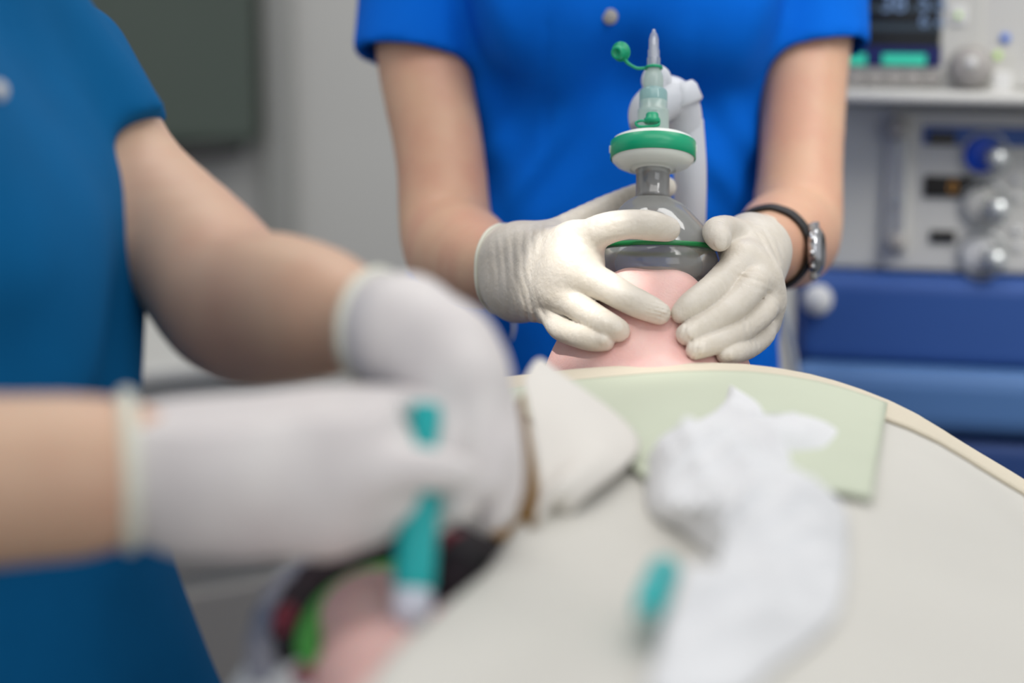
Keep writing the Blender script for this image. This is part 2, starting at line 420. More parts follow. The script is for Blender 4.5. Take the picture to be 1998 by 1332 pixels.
# ------------------------------------------------------------------ patient
TH = math.radians(20)
pf = math.cos(TH) * UPV + math.sin(TH) * FWD           # the way the face looks
pc_ = math.cos(TH) * FWD - math.sin(TH) * UPV          # towards the crown
ps = RGT
HC = W(1268, 553, 1.472) - 0.068 * pf + 0.105 * pc_
def hl(s, f, c): return HC + s * ps + f * pf + c * pc_
AX = np.array([ps, pf, pc_])
def head_sdf(P):
    d = ell_d(P, hl(0, -.012, .02), AX, (.077, .092, .088))
    d = smin(d, ell_d(P, hl(0, .018, -.03), AX, (.066, .062, .085)), .03)          # face block
    d = smin(d, cone_d(P, hl(-.012, .058, -.102), hl(.012, .058, -.102), .0195, .0195), .022)  # chin
    for s in (-1, 1):
        d = smin(d, cone_d(P, hl(.02 * s, .052, -.098), hl(.054 * s, -.004, -.068), .020, .020), .02)
        d = smin(d, ell_d(P, hl(.036 * s, .055, -.012), AX, (.022, .018, .02)), .02)  # cheekbone
        d = smax(d, -ell_d(P, hl(.031 * s, .088, .012), AX, (.017, .012, .011)), .012)   # eye socket
        d = smin(d, ell_d(P, hl(.031 * s, .072, .012), AX, (.014, .012, .009)), .003)   # closed eyelid
        d = smin(d, ell_d(P, hl(.078 * s, -.02, -.01), AX, (.009, .016, .03)), .006)   # ear
    d = smin(d, cone_d(P, hl(0, .074, .018), hl(0, .098, -.028), .007, .0095), .012)    # nose
    for s in (-1, 1):
        d = smin(d, ell_d(P, hl(.010 * s, .090, -.033), AX, (.007, .009, .008)), .004)
        d = smax(d, -ell_d(P, hl(.006 * s, .092, -.0415), AX, (.0036, .006, .004)), .002)
    d = smin(d, cone_d(P, hl(-.016, .078, -.058), hl(.016, .078, -.058), .006, .006), .008)  # upper lip
    d = smin(d, cone_d(P, hl(-.013, .076, -.070), hl(.013, .076, -.070), .006, .006), .008)  # lower lip
    return d
NK = [(hl(0, .00, -.055), .066), (np.array([.104, 1.445, 1.003]), .059), (np.array([.104, 1.385, .977]), .059), (np.array([.104, 1.30, .952]), .058)]
OF = np.array([.005, 0, 0])
NKF = [wp(1268, 600, 1.50, 60), wp(1266, 672, 1.485, 80)]
def body_sdf(P):
    d = head_sdf(P)
    d = smin(d, smin(chain(NK, .02)(P - OF), chain(NK, .02)(P + OF), .01), .03)
    d = smin(d, chain(NKF, .02)(P), .03)
    for s in (-1, 1):
        d = smin(d, cone_d(P, np.array([.104 + s * .03, 1.40, .965]), np.array([.104 + s * .08, 1.34, .95]), .036, .040), .02)
    sh = smin(cone_d(P, np.array([-.02, 1.30, .945]), np.array([.23, 1.30, .945]), .060, .060),
              cone_d(P, np.array([.05, 1.05, .95]), np.array([.16, 1.05, .95]), .062, .062), .08)
    d = smin(d, sh, .03)
    # right arm lying on the arm board towards the camera's left, far arm beside the trunk
    d = smin(d, chain([(np.array([-.03, 1.30, .945]), .048), (np.array([-.075, 1.14, .925]), .036), (W(735, 1228, 1.02), .0265), (W(735, 1340, .955), .0260), (W(742, 1480, .85), .022)], .02)(P), .02)
    d = smin(d, chain([(np.array([.23, 1.30, .945]), .048), (np.array([.27, 1.10, .93]), .042), (np.array([.28, .88, .93]), .034)], .02)(P), .02)
    return d
pat = empty('person', (0.104, 1.15, 0.89), 'patient lying face up under a cream sheet, chin raised, mask held on the face', 'person')
surfnet('body', body_sdf, (-.20, .70, .83), (.36, 1.80, 1.16), .0036, M['pskin'], pat)
def hair_sdf(P):
    d = ell_d(P, hl(0, -.018, .028), AX, (.089, .092, .092)) + .003 * np.sin(P[:, 0] * 420 + P[:, 1] * 90)
    d = smin(d, ell_d(P, hl(0, -.075, -.01), AX, (.092, .03, .075)), .02)
    for s in (-1, 1): d = smin(d, ell_d(P, hl(.074 * s, -.01, -.005), AX, (.018, .05, .05)), .01)
    cut = ((P - HC) @ pf) - (.045 + .3 * ((P - HC) @ pc_))
    d = smax(d, cut, .01)
    return np.maximum(d, -(head_sdf(P) - .0008))
surfnet('hair', hair_sdf, (-.02, 1.38, .80), (.24, 1.82, 1.14), .004, M['hair'], pat)
lp = [hl(-.021, .076, -.0635), hl(-.010, .0845, -.061), hl(0, .0855, -.062), hl(.010, .0845, -.061), hl(.021, .076, -.0635)]
tube('lips', lp, [.002, .0045, .0042, .0045, .002], M['lips'], pat, seg=10)
# t-shirt sleeve / printed cloth and green band of the patient's arm come with the arm board below

# ------------------------------------------------------------------ face mask with connector
MASKC = W(1280, 488, 1.525)
mA = math.cos(math.radians(11)) * UPV + math.sin(math.radians(11)) * FWD
mA = mA + 0.02 * RGT; mA /= np.linalg.norm(mA)
CONN = W(1273, 385, 1.53)
mS = RGT
mB = np.cross(mA, mS)
mask = empty('anaesthesia_mask', MASKC, 'clear smoky anaesthesia face mask with a green ring pressed over the patient\'s mouth and nose', 'mask')
mU = math.cos(math.radians(2)) * UPV + math.sin(math.radians(2)) * FWD + .05 * 0 * RGT; mR = unit0 = (RGT - .02 * UPV); mR = mR / np.linalg.norm(mR); mF = np.cross(mU, mR)
def loft(name, rings, m, parent, seg=72):
    """rings: (centre offset s, h, half width s, half depth b)"""
    vs = []; fs = []
    for (s0, h, wa, wb) in rings:
        for k in range(seg):
            a = 2 * math.pi * k / seg
            tap = 1 - .12 * (1 + math.sin(a)) * .5
            vs.append(tuple(MASKC + RGT * s0 + mR * (wa * tap * math.cos(a)) + mF * (wb * math.sin(a)) + mU * h))
    for i in range(len(rings) - 1):
        for k in range(seg):
            k2 = (k + 1) % seg
            fs.append((i * seg + k, i * seg + k2, (i + 1) * seg + k2, (i + 1) * seg + k))
    return from_np(name, vs, fs, m, parent)
K = .000397
domer = []
for (py, hw, cx) in [(484, 112, 1284), (470, 111, 1282), (455, 103, 1280), (438, 92, 1278), (420, 78, 1276), (405, 65, 1275), (395, 54, 1274), (388, 42, 1273), (384, 35, 1273)]:
    domer.append(((cx - 1280) * K * .98, (486 - py) * K, hw * K * 1.06, hw * K * (1.3 if hw > 60 else 1.15)))
loft('dome', domer, M['dome'], mask)
cr = []
for (dy, hw) in [(0, 111), (6, 115), (18, 119), (34, 121), (52, 118), (68, 109), (78, 97), (78, 86), (66, 76)]:
    cr.append((.001, -dy * K, hw * K * 1.03, hw * K * 1.28))
loft('cushion', cr, M['cush'], mask)
ringp = []
for k in range(40):
    a = 2 * math.pi * k / 40; tap = 1 - .12 * (1 + math.sin(a)) * .5
    ringp.append(MASKC + mR * (.0015 + .0465 * tap * math.cos(a)) + mF * (.0575 * math.sin(a)) + mU * .0012)
tube('green_ring', ringp, .0016, M['mring'], mask, seg=10, n=4, closed=True, flat=1.2)
# small inlet stub and moulded cross inside the dome
ctop = MASKC + mS * (-7 * K) + mA * (104 * K)
lathe('connector_collar', [(.0128, -.001), (.0136, 0), (.0136, .002), (.0130, .003), (.0130, .021), (.0136, .0215), (.0136, .023), (.0112, .023), (.0112, -.001)], ctop, mA, M['neck'], mask)

CT = ctop + mA * .019
filt = empty('breathing_filter', CT, 'round white breathing filter with a green band on top of the smoky mask', 'filter')
FS = .80
fb = [(.0118, 0), (.0122, .003), (.0150, .0045), (.0235, .0065), (.0285, .0095), (.0315, .0135), (.0325, .018), (.0326, .0195), (.0326, .0300), (.0322, .0315), (.0305, .0345), (.027, .0365), (.018, .0378), (.0125, .0380), (.0125, .0385), (0, .0385)]
lathe('filter_housing', [(r, h * FS) for r, h in fb], CT, mA, M['filt'], filt, seg=96)
lathe('green_band', [(.0324, .0145 * FS), (.03305, .0148 * FS), (.03305, .0312 * FS), (.0322, .0315 * FS)], CT, mA, M['green'], filt, seg=96)
fb = None
for an in (math.radians(180), math.radians(4)):
    p = CT + mA * .0198 + (mS * math.cos(an) - mB * math.sin(an)) * .0328
    box('clip_notch', p, .002, .005, .006, M['filt'], filt, bev=.0008)
lathe('ring_ridge', [(.0175, .0036), (.0180, .0032), (.0190, .0038)], CT, mA, M['filt'], filt, seg=64)
pt = CT + mA * .0307
lathe('port_tube', [(.0121, 0), (.0121, .017), (.0121, .0205), (.0110, .0207), (.0108, .034), (.0104, .0352), (.0104, .0355)], pt, mA, M['milk'], filt, seg=48)
# sampling port cap with loop
qc = pt + mA * .0100 - FWD * .0165 - RGT * .002
lathe('port_cap', [(0, .0065), (.0042, .0063), (.0048, .0055), (.005, .002), (.0062, .0018), (.0065, .0), (.0062, -.0012), (0, -.0012)], qc, mA, M['green'], filt, seg=32)
lp = [qc + v for v in (RGT * -.002 - FWD * .001 - UPV * .0008, RGT * -.008 - UPV * -.0002 - FWD * .001, RGT * -.0125 - UPV * .0012, RGT * -.0105 - UPV * .0042 - FWD * .002, RGT * -.003 - UPV * .0045 - FWD * .003, RGT * .004 - UPV * .0035 - FWD * .003, RGT * .0055 - UPV * .001 - FWD * .001)]
tube('cap_strap', lp, .0014, M['green'], filt, seg=8, flat=.7)

pt2 = pt + mA * .0345
adp = empty('sampling_line_adapter', pt2, 'pale aqua and clear adapter standing on the white filter, capped port on a green strap', 'adapter')
lathe('aqua_sleeve', [(.0108, -.012), (.0109, -.0118), (.0109, .0005), (.0100, .0022), (.0075, .003), (.0072, .004)], pt2, mA, M['aquapale'], adp, seg=48)
lathe('bulb', [(.0070, .002), (.0076, .005), (.0077, .011), (.0070, .0155), (.0055, .0185), (.0048, .0195), (.0047, .022)], pt2, mA, M['milk'], adp, seg=48)
lathe('clear_luer', [(.0050, .020), (.0052, .0225), (.0052, .028), (.0052, .0285), (.0046, .029), (.0046, .035), (.0040, .0355), (.0038, .044), (.0026, .0485), (.0016, .0495), (.0012, .0520), (0, .0525)], pt2, mA, M['clear'], adp, seg=40)
lathe('inner_tube', [(.0022, .020), (.0021, .040), (.0010, .046), (0, .0465)], pt2, mA, M['hose'], adp, seg=24)
zc = pt2 + mA * .0205
rp = [zc + (RGT * math.cos(t) + mB * math.sin(t)) * .0062 for t in np.linspace(0, 2 * math.pi, 13)[:-1]]
tube('strap_ring', rp, .0012, M['green'], adp, seg=10, n=5, closed=True, flat=1.0)
ca = W(1216, 90, 1.55) + (zc - W(1280, 122, 1.55))
sp = [zc - RGT * .0062, zc - RGT * .0125 - UPV * .0002, zc - RGT * .0175 + UPV * .002, zc - RGT * .0215 + UPV * .0055, ca + RGT * .003 - UPV * .001]
tube('cap_strap', sp, [.0013, .0013, .0013, .0016, .002], M['green'], adp, seg=10)
cad = -FWD * .8 - RGT * .5 - UPV * .25; cad /= np.linalg.norm(cad)
lathe('luer_cap', [(0, -.002), (.0074, -.0018), (.0079, -.001), (.0079, .0005), (.0056, .0012), (.0054, .006), (.0048, .0076), (.0028, .0078), (.0026, .0066), (0, .0062)], ca, cad, M['green'], adp, seg=32, side=UPV)

# white breathing hose behind the adapter
hs = empty('breathing_hose', W(1345, 300, 1.62), 'frosted white breathing tube with an elbow hanging behind the filter', 'hose')
tube('elbow', [W(1262, 250, 1.585), W(1268, 215, 1.59), W(1305, 192, 1.60), W(1328, 215, 1.61), W(1338, 270, 1.62)], [.014, .0165, .0185, .0165, .0145], M['hose'], hs, seg=28)
tube('tube', [W(1340, 235, 1.615), W(1346, 320, 1.62), W(1346, 400, 1.63), W(1343, 470, 1.64), W(1335, 560, 1.66), W(1330, 700, 1.70), W(1350, 900, 1.78)], .0135, M['hose'], hs, seg=28)
lathe('swivel_cap', [(0, .003), (.009, .003), (.0118, .001), (.0118, -.008), (.010, -.010)], W(1281, 155, 1.585), -FWD, M['hose'], hs, seg=40)
tube('swivel_neck', [W(1281, 152, 1.588), W(1285, 185, 1.59), W(1300, 205, 1.60)], .0095, M['hose'], hs, seg=20)
lathe('elbow_collar', [(.0135, -.002), (.0158, 0), (.0160, .012), (.0140, .016)], W(1336, 205, 1.60), UPV * .9 - RGT * .4, M['hose'], hs, seg=36)

# ------------------------------------------------------------------ gloved hands on the mask
EYEM = np.eye(3)
def mask_sdf(P):
    q = P - MASKC; s = q @ mS; b = q @ mB; h = q @ mA
    d1 = ell_d(P, MASKC, np.array([mS, mB, mA]), (.045, .056, .040))
    d2 = ell_d(P, MASKC - mA * .010, np.array([mS, mB, mA]), (.048, .060, .018))
    return np.minimum(d1, d2)
def touch(px, py, r, sdf, near=1.30, far=1.7, press=0.86):
    ds = np.arange(near, far, .0015)
    Pp = np.array([W(px, py, d) for d in ds]); v = sdf(Pp)
    rm = r * ds / FPX * press
    hit = np.argwhere(v < rm)
    return float(ds[hit[0][0]]) if len(hit) else None
def tp(px, py, r, sdf, extra=0.0, fb=1.47):
    d = touch(px, py, r, sdf); d = fb if d is None else d
    d += extra
    return (W(px, py, d), r * d / FPX)

def glove_sdf(palm, fingers, cut=None, kp=.016, kf=.009, kx=.0012, wr=None, nails=()):
    fgs = [finger(fg) for fg in fingers]
    def f(P):
        d = None
        for (a, b) in palm:
            e = cone_d(P, a[0], b[0], a[1], b[1]); d = e if d is None else smin(d, e, kp)
        pal = d
        tot = pal
        for fg in fgs:
            c = fg(P)
            tot = smin(tot, smin(pal, c, kf), kx)
        for (c, axs, r) in nails:
            tot = smin(tot, ell_d(P, c, axs, r), .0012)
        if wr is not None: tot = tot + wr(P)
        if cut is not None:
            p0, nrm = cut; tot = np.maximum(tot, -((P - p0) @ nrm))
        return tot
    return f
def folds(spots):
    """little latex folds: (centre, direction across folds, wavelength, amplitude, reach)"""
    def w(P):
        s = wav(P, 3, 160) * .0003 + wav(P, 5, 420) * .00005
        for (c, dr, lam, amp, reach) in spots:
            q = P - c; g = np.exp(-(q * q).sum(1) / (reach * reach))
            t = q @ dr + .15 * lam * wav(P, 11, 300)
            s = s + amp * g * (1 - np.abs(np.sin(np.pi * t / lam)) * 2 * .7)
        return s
    return w
def unit(v): return v / np.linalg.norm(v)
def nail(tip, prev, nrm, L=.0062, w=.0052, h=.0024, off=.0072):
    d = unit(tip - prev); n = unit(nrm - d * nrm.dot(d)); s = np.cross(d, n)
    return (tip + n * off - d * .001, np.array([d, s, n]), (L, w, h))

# --- clinician in blue, standing at the patient's head
nb = empty('person', W(1205, 700, 1.88) * np.array([1, 1, 0]), 'clinician in a bright blue short-sleeved scrub top holding the mask with both gloved hands', 'person')
TX = W(1205, 300, 1.88)[0]; TY = 1.87
R_arm = [wp(818, -90, 1.86, 92), wp(826, 110, 1.82, 86), wp(858, 300, 1.79, 81), wp(872, 455, 1.76, 86), wp(905, 500, 1.70, 94), wp(965, 528, 1.60, 71), wp(1010, 530, 1.545, 58)]
L_arm = [wp(1590, -90, 1.86, 92), wp(1572, 110, 1.82, 80), wp(1563, 300, 1.79, 76), wp(1553, 440, 1.76, 84), wp(1530, 468, 1.70, 92), wp(1492, 488, 1.61, 66), wp(1478, 492, 1.565, 60)]
SHZ = 1.40
def torso_core(P, r=0.0):
    d = cone_d(P, np.array([TX - .05, TY, 1.36]), np.array([TX - .045, TY, 1.10]), .098 + r, .085 + r)
    d = smin(d, cone_d(P, np.array([TX + .05, TY, 1.36]), np.array([TX + .045, TY, 1.10]), .098 + r, .085 + r), .06)
    for s in (-1, 1):
        d = smin(d, cone_d(P, np.array([TX + s * .045, TY, 1.12]), np.array([TX + (.048 if s > 0 else -.085), TY + .01, .92]), .085 + r, .105 + r), .06)
    return d
def nurse_head(c, dirf, P, crown=np.array([0, 0, 1.0])):
    f = unit(dirf); cr_ = unit(crown - f * crown.dot(f)); s = np.cross(f, cr_); A3 = np.array([s, f, cr_])
    L = lambda a, b, e: c + s * a + f * b + cr_ * e
    d = ell_d(P, L(0, -.012, .02), A3, (.075, .092, .092))
    d = smin(d, ell_d(P, L(0, .02, -.035), A3, (.062, .060, .080)), .03)
    d = smin(d, ell_d(P, L(0, .06, -.098), A3, (.026, .02, .02)), .03)
    d = smin(d, cone_d(P, L(0, .078, .015), L(0, .10, -.028), .007, .0095), .012)
    for k in (-1, 1):
        d = smax(d, -ell_d(P, L(.031 * k, .09, .010), A3, (.016, .012, .010)), .01)
        d = smin(d, ell_d(P, L(.031 * k, .070, .010), A3, (.013, .013, .011)), .002)
        d = smin(d, ell_d(P, L(.076 * k, -.015, -.01), A3, (.008, .016, .03)), .006)
    d = smin(d, cone_d(P, L(-.018, .075, -.062), L(.018, .075, -.062), .006, .006), .008)
    return d
NH = np.array([TX, TY - .07, 1.66])
def nurse_body(P):
    d = torso_core(P, -.012)
    d = smin(d, cone_d(P, np.array([TX - .13, TY, 1.385]), np.array([TX + .13, TY, 1.385]), .05, .05), .05)
    d = smin(d, cone_d(P, np.array([TX, TY, 1.40]), NH + np.array([0, .02, -.04]), .052, .050), .03)
    d = smin(d, nurse_head(NH, np.array([0, -.8, -.6]), P), .02)
    d = smin(d, limb(R_arm)(P) , .02); d = smin(d, limb(L_arm)(P), .02)
    # hips and legs under the trousers
    for s in (-1, 1):
        d = smin(d, chain([(np.array([TX + s * .06, TY + .01, .92]), .09), (np.array([TX + s * .085, TY, .50]), .06), (np.array([TX + s * .085, TY + .01, .12]), .04)], .05)(P), .05)
    return d
surfnet('body', nurse_body, (TX - .34, 1.35, .06), (TX + .34, 2.06, 1.80), .0075, M['skin'], nb, smooth_it=2)
def ribs(P):   # cloth folds of the top
    x = P[:, 0] - TX; z = P[:, 2]
    s = .009 * wav(P, 21, 26) + .005 * wav(P, 22, 55)
    s += .0045 * np.sin((z * 1.0 + np.abs(x) * 1.3) * 95) * np.exp(-((z - 1.13) / .05) ** 2) * np.exp(-((np.abs(x) - .10) / .06) ** 2)
    s += .0035 * np.sin((x * 1.3 - z * .5) * 60 + 1.0) * np.exp(-((z - 1.20) / .12) ** 2)
    s += .005 * np.sin((np.abs(x) * 1.1 - z * .7) * 75) * np.exp(-((np.abs(x) - .13) / .03) ** 2)
    # princess seams
    s += .0022 * np.exp(-((np.abs(x + .005) - .062 - .02 * (z - 1.1)) / .0022) ** 2)
    return s
def top_sdf(P):
    x = P[:, 0] - TX; z = P[:, 2]
    d = torso_core(P, .004)
    d = smin(d, cone_d(P, np.array([TX - .13, TY, 1.385]), np.array([TX + .13, TY, 1.385]), .062, .062), .05)
    # flared hem
    d = smin(d, cone_d(P, np.array([TX - .07, TY, 1.04]), np.array([TX - .10, TY, .84]), .115, .135), .05)
    d = smin(d, cone_d(P, np.array([TX + .035, TY, 1.0]), np.array([TX + .045, TY, .84]), .100, .118), .05)
    for s in (-1, 1):    # bust
        d = smin(d, ell_d(P, np.array([TX + s * .07, TY - .065, 1.27]), EYEM, (.07, .07, .07)), .04)
    d = d + ribs(P)
    # sleeves, open at the hem
    for (A_, s0, hem, hn) in ((R_arm, -1, W(820, 123, 1.82), unit(-UPV - .15 * FWD - .15 * RGT)), (L_arm, 1, W(1590, 108, 1.82), unit(-UPV - .15 * FWD + .18 * RGT))):
        a = A_[0][0]; b = A_[1][0]; ax = unit(b - a)
        if s0 < 0:
            bo = b - RGT * .014; ro = .0555
        else:
            bo = b + RGT * .011; ro = .050
        o = cone_d(P, a + RGT * s0 * -.012 + UPV * .02, bo + ax * .05, .062, ro)
        i = cone_d(P, a + (bo - a) * .55, bo + ax * .08, .044, ro - .003)
        o = np.maximum(o, ((P - hem) @ hn)); sl = o + .0022 * wav(P, 31, 50)
        d = smin(d, sl, .018)
        i = np.maximum(i, -((P - (hem - hn * .07)) @ hn))
        d = np.maximum(d, -i)
    d = np.maximum(d, .845 - z)
    # neck opening
    d = smax(d, -cone_d(P, np.array([TX, TY - .02, 1.46]), np.array([TX, TY - .10, 1.40]), .06, .045), .006)
    return d
tp_ = surfnet('scrub_top', top_sdf, (TX - .36, 1.62, .82), (TX + .36, 2.06, 1.50), .0044, M['blue'], nb, smooth_it=2)
# snap button
def ray_hit(px, py, sdf, near, far):
    ds = np.arange(near, far, .001); v = sdf(np.array([W(px, py, d) for d in ds])); h = np.argwhere(v < 0)
    return float(ds[h[0][0]]) if len(h) else far
ds_ = ray_hit(1190, 33, top_sdf, 1.5, 2.0)
sb = lathe('snap_button', [(0, .004), (.0035, .004), (.0045, .003), (.0062, .0032), (.0068, .002), (.0068, -.001)], W(1190, 33, ds_ - .0005), -FWD, M['msil'], nb, seg=32)
def legs_sdf(P):
    d = None
    for s in (-1, 1):
        e = chain([(np.array([TX + s * .06, TY + .01, .93]), .100), (np.array([TX + s * .09, TY, .50]), .085), (np.array([TX + s * .09, TY, .10]), .078)], .05)(P)
        d = e if d is None else smin(d, e, .03)
    d = d + .004 * wav(P, 9, 30)
    return np.maximum(d, .09 - P[:, 2])
surfnet('scrub_trousers', legs_sdf, (TX - .24, TY - .16, .08), (TX + .24, TY + .16, 1.05), .010, M['trous'], nb)
for s in (-1, 1):
    surfnet('clog', lambda P: np.maximum(smin(cone_d(P, np.array([TX + s * .09, TY + .04, .05]), np.array([TX + s * .10, TY - .14, .04]), .045, .042), cone_d(P, np.array([TX + s * .09, TY, .10]), np.array([TX + s * .09, TY, .05]), .04, .045), .03), .002 - P[:, 2]),
            (TX + s * .09 - .08, TY - .22, 0), (TX + s * .09 + .08, TY + .12, .16), .006, M['shoe'], nb)
def nurse_hair(c, dirf, up=np.array([0, 0, 1.0])):
    f_ = unit(dirf); cr_ = unit(up - f_ * up.dot(f_)); s_ = np.cross(f_, cr_); A3 = np.array([s_, f_, cr_])
    def g(P):
        d = ell_d(P, c - f_ * .018 + cr_ * .028, A3, (.084, .095, .092)) + .002 * np.sin(P[:, 0] * 300)
        d = smin(d, ell_d(P, c - f_ * .10 + cr_ * .02, A3, (.035, .035, .035)), .02)
        cut = ((P - c) @ f_) - (.045 + .35 * ((P - c) @ cr_))
        return np.maximum(smax(d, cut, .01), -(nurse_head(c, dirf, P) - .0008))
    return g
surfnet('hair', nurse_hair(NH, np.array([0, -.8, -.6])), NH - .16, NH + .17, .006, M['hair'], nb)

# right hand (left side of the photo): thumb behind the connector, index over the dome, three fingers along the jaw
both = lambda P: np.minimum(body_sdf(P), mask_sdf(P))
wr = wp(1000, 530, 1.555, 72)
rp_palm = []
mcp_i = wp(1125, 480, 1.475, 40); mcp_m = wp(1118, 528, 1.464, 40); mcp_r = wp(1092, 568, 1.470, 34); mcp_p = wp(1074, 604, 1.487, 28)
wu = wp(1015, 500, 1.55, 52); wl = wp(1012, 560, 1.55, 50)
cuf = wp(952, 525, 1.615, 86)
rp_palm = [(cuf, wu), (cuf, wl), (wu, mcp_i), (wu, mcp_m), (wl, mcp_m), (wl, mcp_r), (wl, mcp_p), (mcp_i, mcp_m), (mcp_m, mcp_r),
           (wp(1010, 510, 1.555, 50), wp(1085, 465, 1.53, 30))]
idx = [wp(1125, 480, 1.475, 38), wp(1172, 450, 1.455, 32), wp(1222, 438, 1.447, 28.5), wp(1268, 440, 1.448, 28.5), wp(1303, 447, 1.456, 24.5)]
mid = [wp(1130, 535, 1.455, 36), wp(1178, 556, 1.445, 31), tp(1218, 578, 28.5, both), tp(1252, 595, 27, both), tp(1286, 611, 23, both, .001)]
rin = [wp(1098, 574, 1.462, 32), wp(1128, 598, 1.450, 27.5), tp(1158, 617, 26, both), tp(1184, 633, 25, both), tp(1207, 645, 22.5, both, .001)]
pin = [wp(1080, 612, 1.478, 27), wp(1094, 638, 1.462, 25), tp(1122, 653, 23, both), tp(1152, 663, 21, both), tp(1182, 668, 17, both, .001)]
thb = [wp(1040, 490, 1.545, 42), wp(1110, 447, 1.545, 32), wp(1175, 412, 1.568, 27), wp(1240, 385, 1.585, 25), wp(1298, 366, 1.592, 22)]
nl = [nail(rin[-1][0], rin[-2][0], -FWD + .25 * UPV), nail(pin[-1][0], pin[-2][0], -FWD + .3 * UPV, L=.005, w=.0042, off=.0058),
      nail(mid[-1][0], mid[-2][0], -FWD * .8 + UPV * .5, off=.0074)]
fwdR = unit(wr[0] - cuf[0]); CR0 = W(982, 528, 1.595); CRN = unit(RGT * .85 - FWD * .5)
spR = [(W(1020, 530, 1.52), unit(RGT + .1 * UPV), .0065, .0009, .026), (W(1040, 600, 1.49), unit(RGT + .3 * UPV), .0055, .0010, .02),
       (W(1020, 470, 1.50), unit(RGT), .007, .0007, .025),
       (rin[2][0] - FWD * .008, unit(rin[3][0] - rin[2][0]), .004, .0010, .009), (mid[4][0] - FWD * .006, unit(UPV + .3 * RGT), .0028, .0010, .010),
       (pin[2][0] - FWD * .006, unit(pin[3][0] - pin[2][0]), .004, .0005, .009), (mcp_p[0] - FWD * .008, unit(RGT + UPV * .5), .006, .0008, .014)]
fR = glove_sdf(rp_palm, [idx, mid, rin, pin, thb], cut=(CR0, CRN), wr=folds(spR), nails=nl, kf=.007, kx=.0006)
def outer_minus(f, inner):   # open cuff: the wrist goes in
    return lambda P: np.maximum(f(P), -inner(P))
lo = np.array([W(900, 700, 1.40)[0], 1.30, .96]); hi = np.array([W(1345, 300, 1.6)[0], 1.64, 1.20])
gl_r = surfnet('glove', fR, lo, hi, .00105, M['glove'], nb, smooth_it=1)

def rim(f, p0, nrm, rguess, m, parent, rad=.0016, n=44, bulge=0.0):
    """rolled bead where the glove ends: follow the glove surface in the cutting plane"""
    nrm = unit(nrm); u = unit(np.cross(nrm, np.array([0, 0, 1.0]))); v = np.cross(nrm, u)
    pts = []
    rs = np.linspace(.002, rguess * 2.0, 160)
    for k in range(n):
        a = 2 * math.pi * k / n; dr = u * math.cos(a) + v * math.sin(a)
        vals = f(p0 + nrm * .0015 + rs[:, None] * dr)
        out = np.argwhere(vals > 0)
        r = rs[out[0][0]] if len(out) else rguess
        pts.append(p0 + nrm * .0008 + dr * (r + bulge))
    return tube('rolled_rim', pts, rad, m, parent, seg=10, n=3, closed=True)
rim(fR, CR0, CRN, .040, M['cuff'], gl_r)

# left hand (right side of the photo)
lw = wp(1475, 490, 1.555, 56)
lcu = wp(1478, 488, 1.600, 66)
li = wp(1448, 512, 1.495, 34); lm = wp(1480, 545, 1.497, 34); lr = wp(1490, 585, 1.505, 30); lpk = wp(1487, 628, 1.515, 26)
l_palm = [(lcu, lw), (lw, li), (lw, lm), (wp(1478, 510, 1.55, 40), lr), (wp(1480, 520, 1.55, 34), lpk), (li, lm), (lm, lr), (lr, lpk),
          (wp(1455, 470, 1.56, 44), wp(1435, 475, 1.53, 34))]
lidx = [wp(1448, 512, 1.495, 33), wp(1422, 535, 1.478, 31), tp(1388, 567, 29, both, 0), tp(1350, 594, 26, both), tp(1329, 611, 20.5, both, .001)]
lmid = [lm, wp(1464, 562, 1.468, 30), wp(1432, 596, 1.452, 28.5), tp(1388, 626, 26, both), tp(1341, 652, 22.5, both, .001)]
lrin = [lr, wp(1489, 606, 1.480, 27), wp(1454, 637, 1.460, 25.5), tp(1404, 665, 23, both), tp(1357, 683, 19.5, both, .001)]
lpin = [lpk, wp(1489, 650, 1.492, 24), wp(1462, 676, 1.468, 22.5), tp(1436, 688, 20, both, -.001, 1.455), tp(1414, 693, 17, both, -.001, 1.455)]
lthb = [wp(1450, 468, 1.545, 36), wp(1420, 450, 1.515, 29), wp(1399, 452, 1.486, 28), wp(1404, 467, 1.466, 24)]
lnl = [nail(lmid[-1][0], lmid[-2][0], -FWD - .1 * UPV), nail(lrin[-1][0], lrin[-2][0], -FWD - .1 * UPV, off=.0065, L=.005, w=.0045),
       nail(lpin[-1][0], lpin[-2][0], -FWD - .1 * UPV, off=.0057, L=.0045, w=.004), (lthb[-1][0] - FWD * .0078 - UPV * .003, np.array([RGT, UPV, FWD]), (.005, .0055, .0022))]
spL = [(W(1466, 545, 1.465), unit(UPV + .3 * RGT), .006, .0011, .010), (W(1490, 585, 1.48), unit(UPV + .5 * RGT), .006, .0011, .010),
       (W(1500, 520, 1.51), unit(RGT + .3 * UPV), .007, .0012, .022), (lrin[-1][0] - FWD * .004, unit(RGT - UPV * .3), .0035, .0010, .008),
       (lmid[-1][0] - FWD * .004, unit(RGT - UPV * .3), .0035, .0010, .008), (lidx[2][0], unit(lidx[3][0] - lidx[2][0]), .005, .0009, .010),
       (lthb[2][0] - FWD * .006 + UPV * .006, unit(FWD + .3 * RGT), .005, .0010, .01), (W(1440, 640, 1.45), unit(RGT), .005, .0006, .010), (lpin[2][0] - FWD * .004, unit(RGT), .0045, .0007, .010)]
fwdL = unit(lw[0] - lcu[0])
fL = glove_sdf(l_palm, [lidx, lmid, lrin, lpin, lthb], cut=(lcu[0] + fwdL * .002, fwdL), wr=folds(spL), nails=lnl, kp=.014, kf=.006, kx=.0006)
lo = np.array([W(1290, 700, 1.40)[0], 1.30, .96]); hi = np.array([W(1570, 300, 1.6)[0], 1.64, 1.18])
gl_l = surfnet('glove', fL, lo, hi, .00105, M['glove'], nb, smooth_it=1)
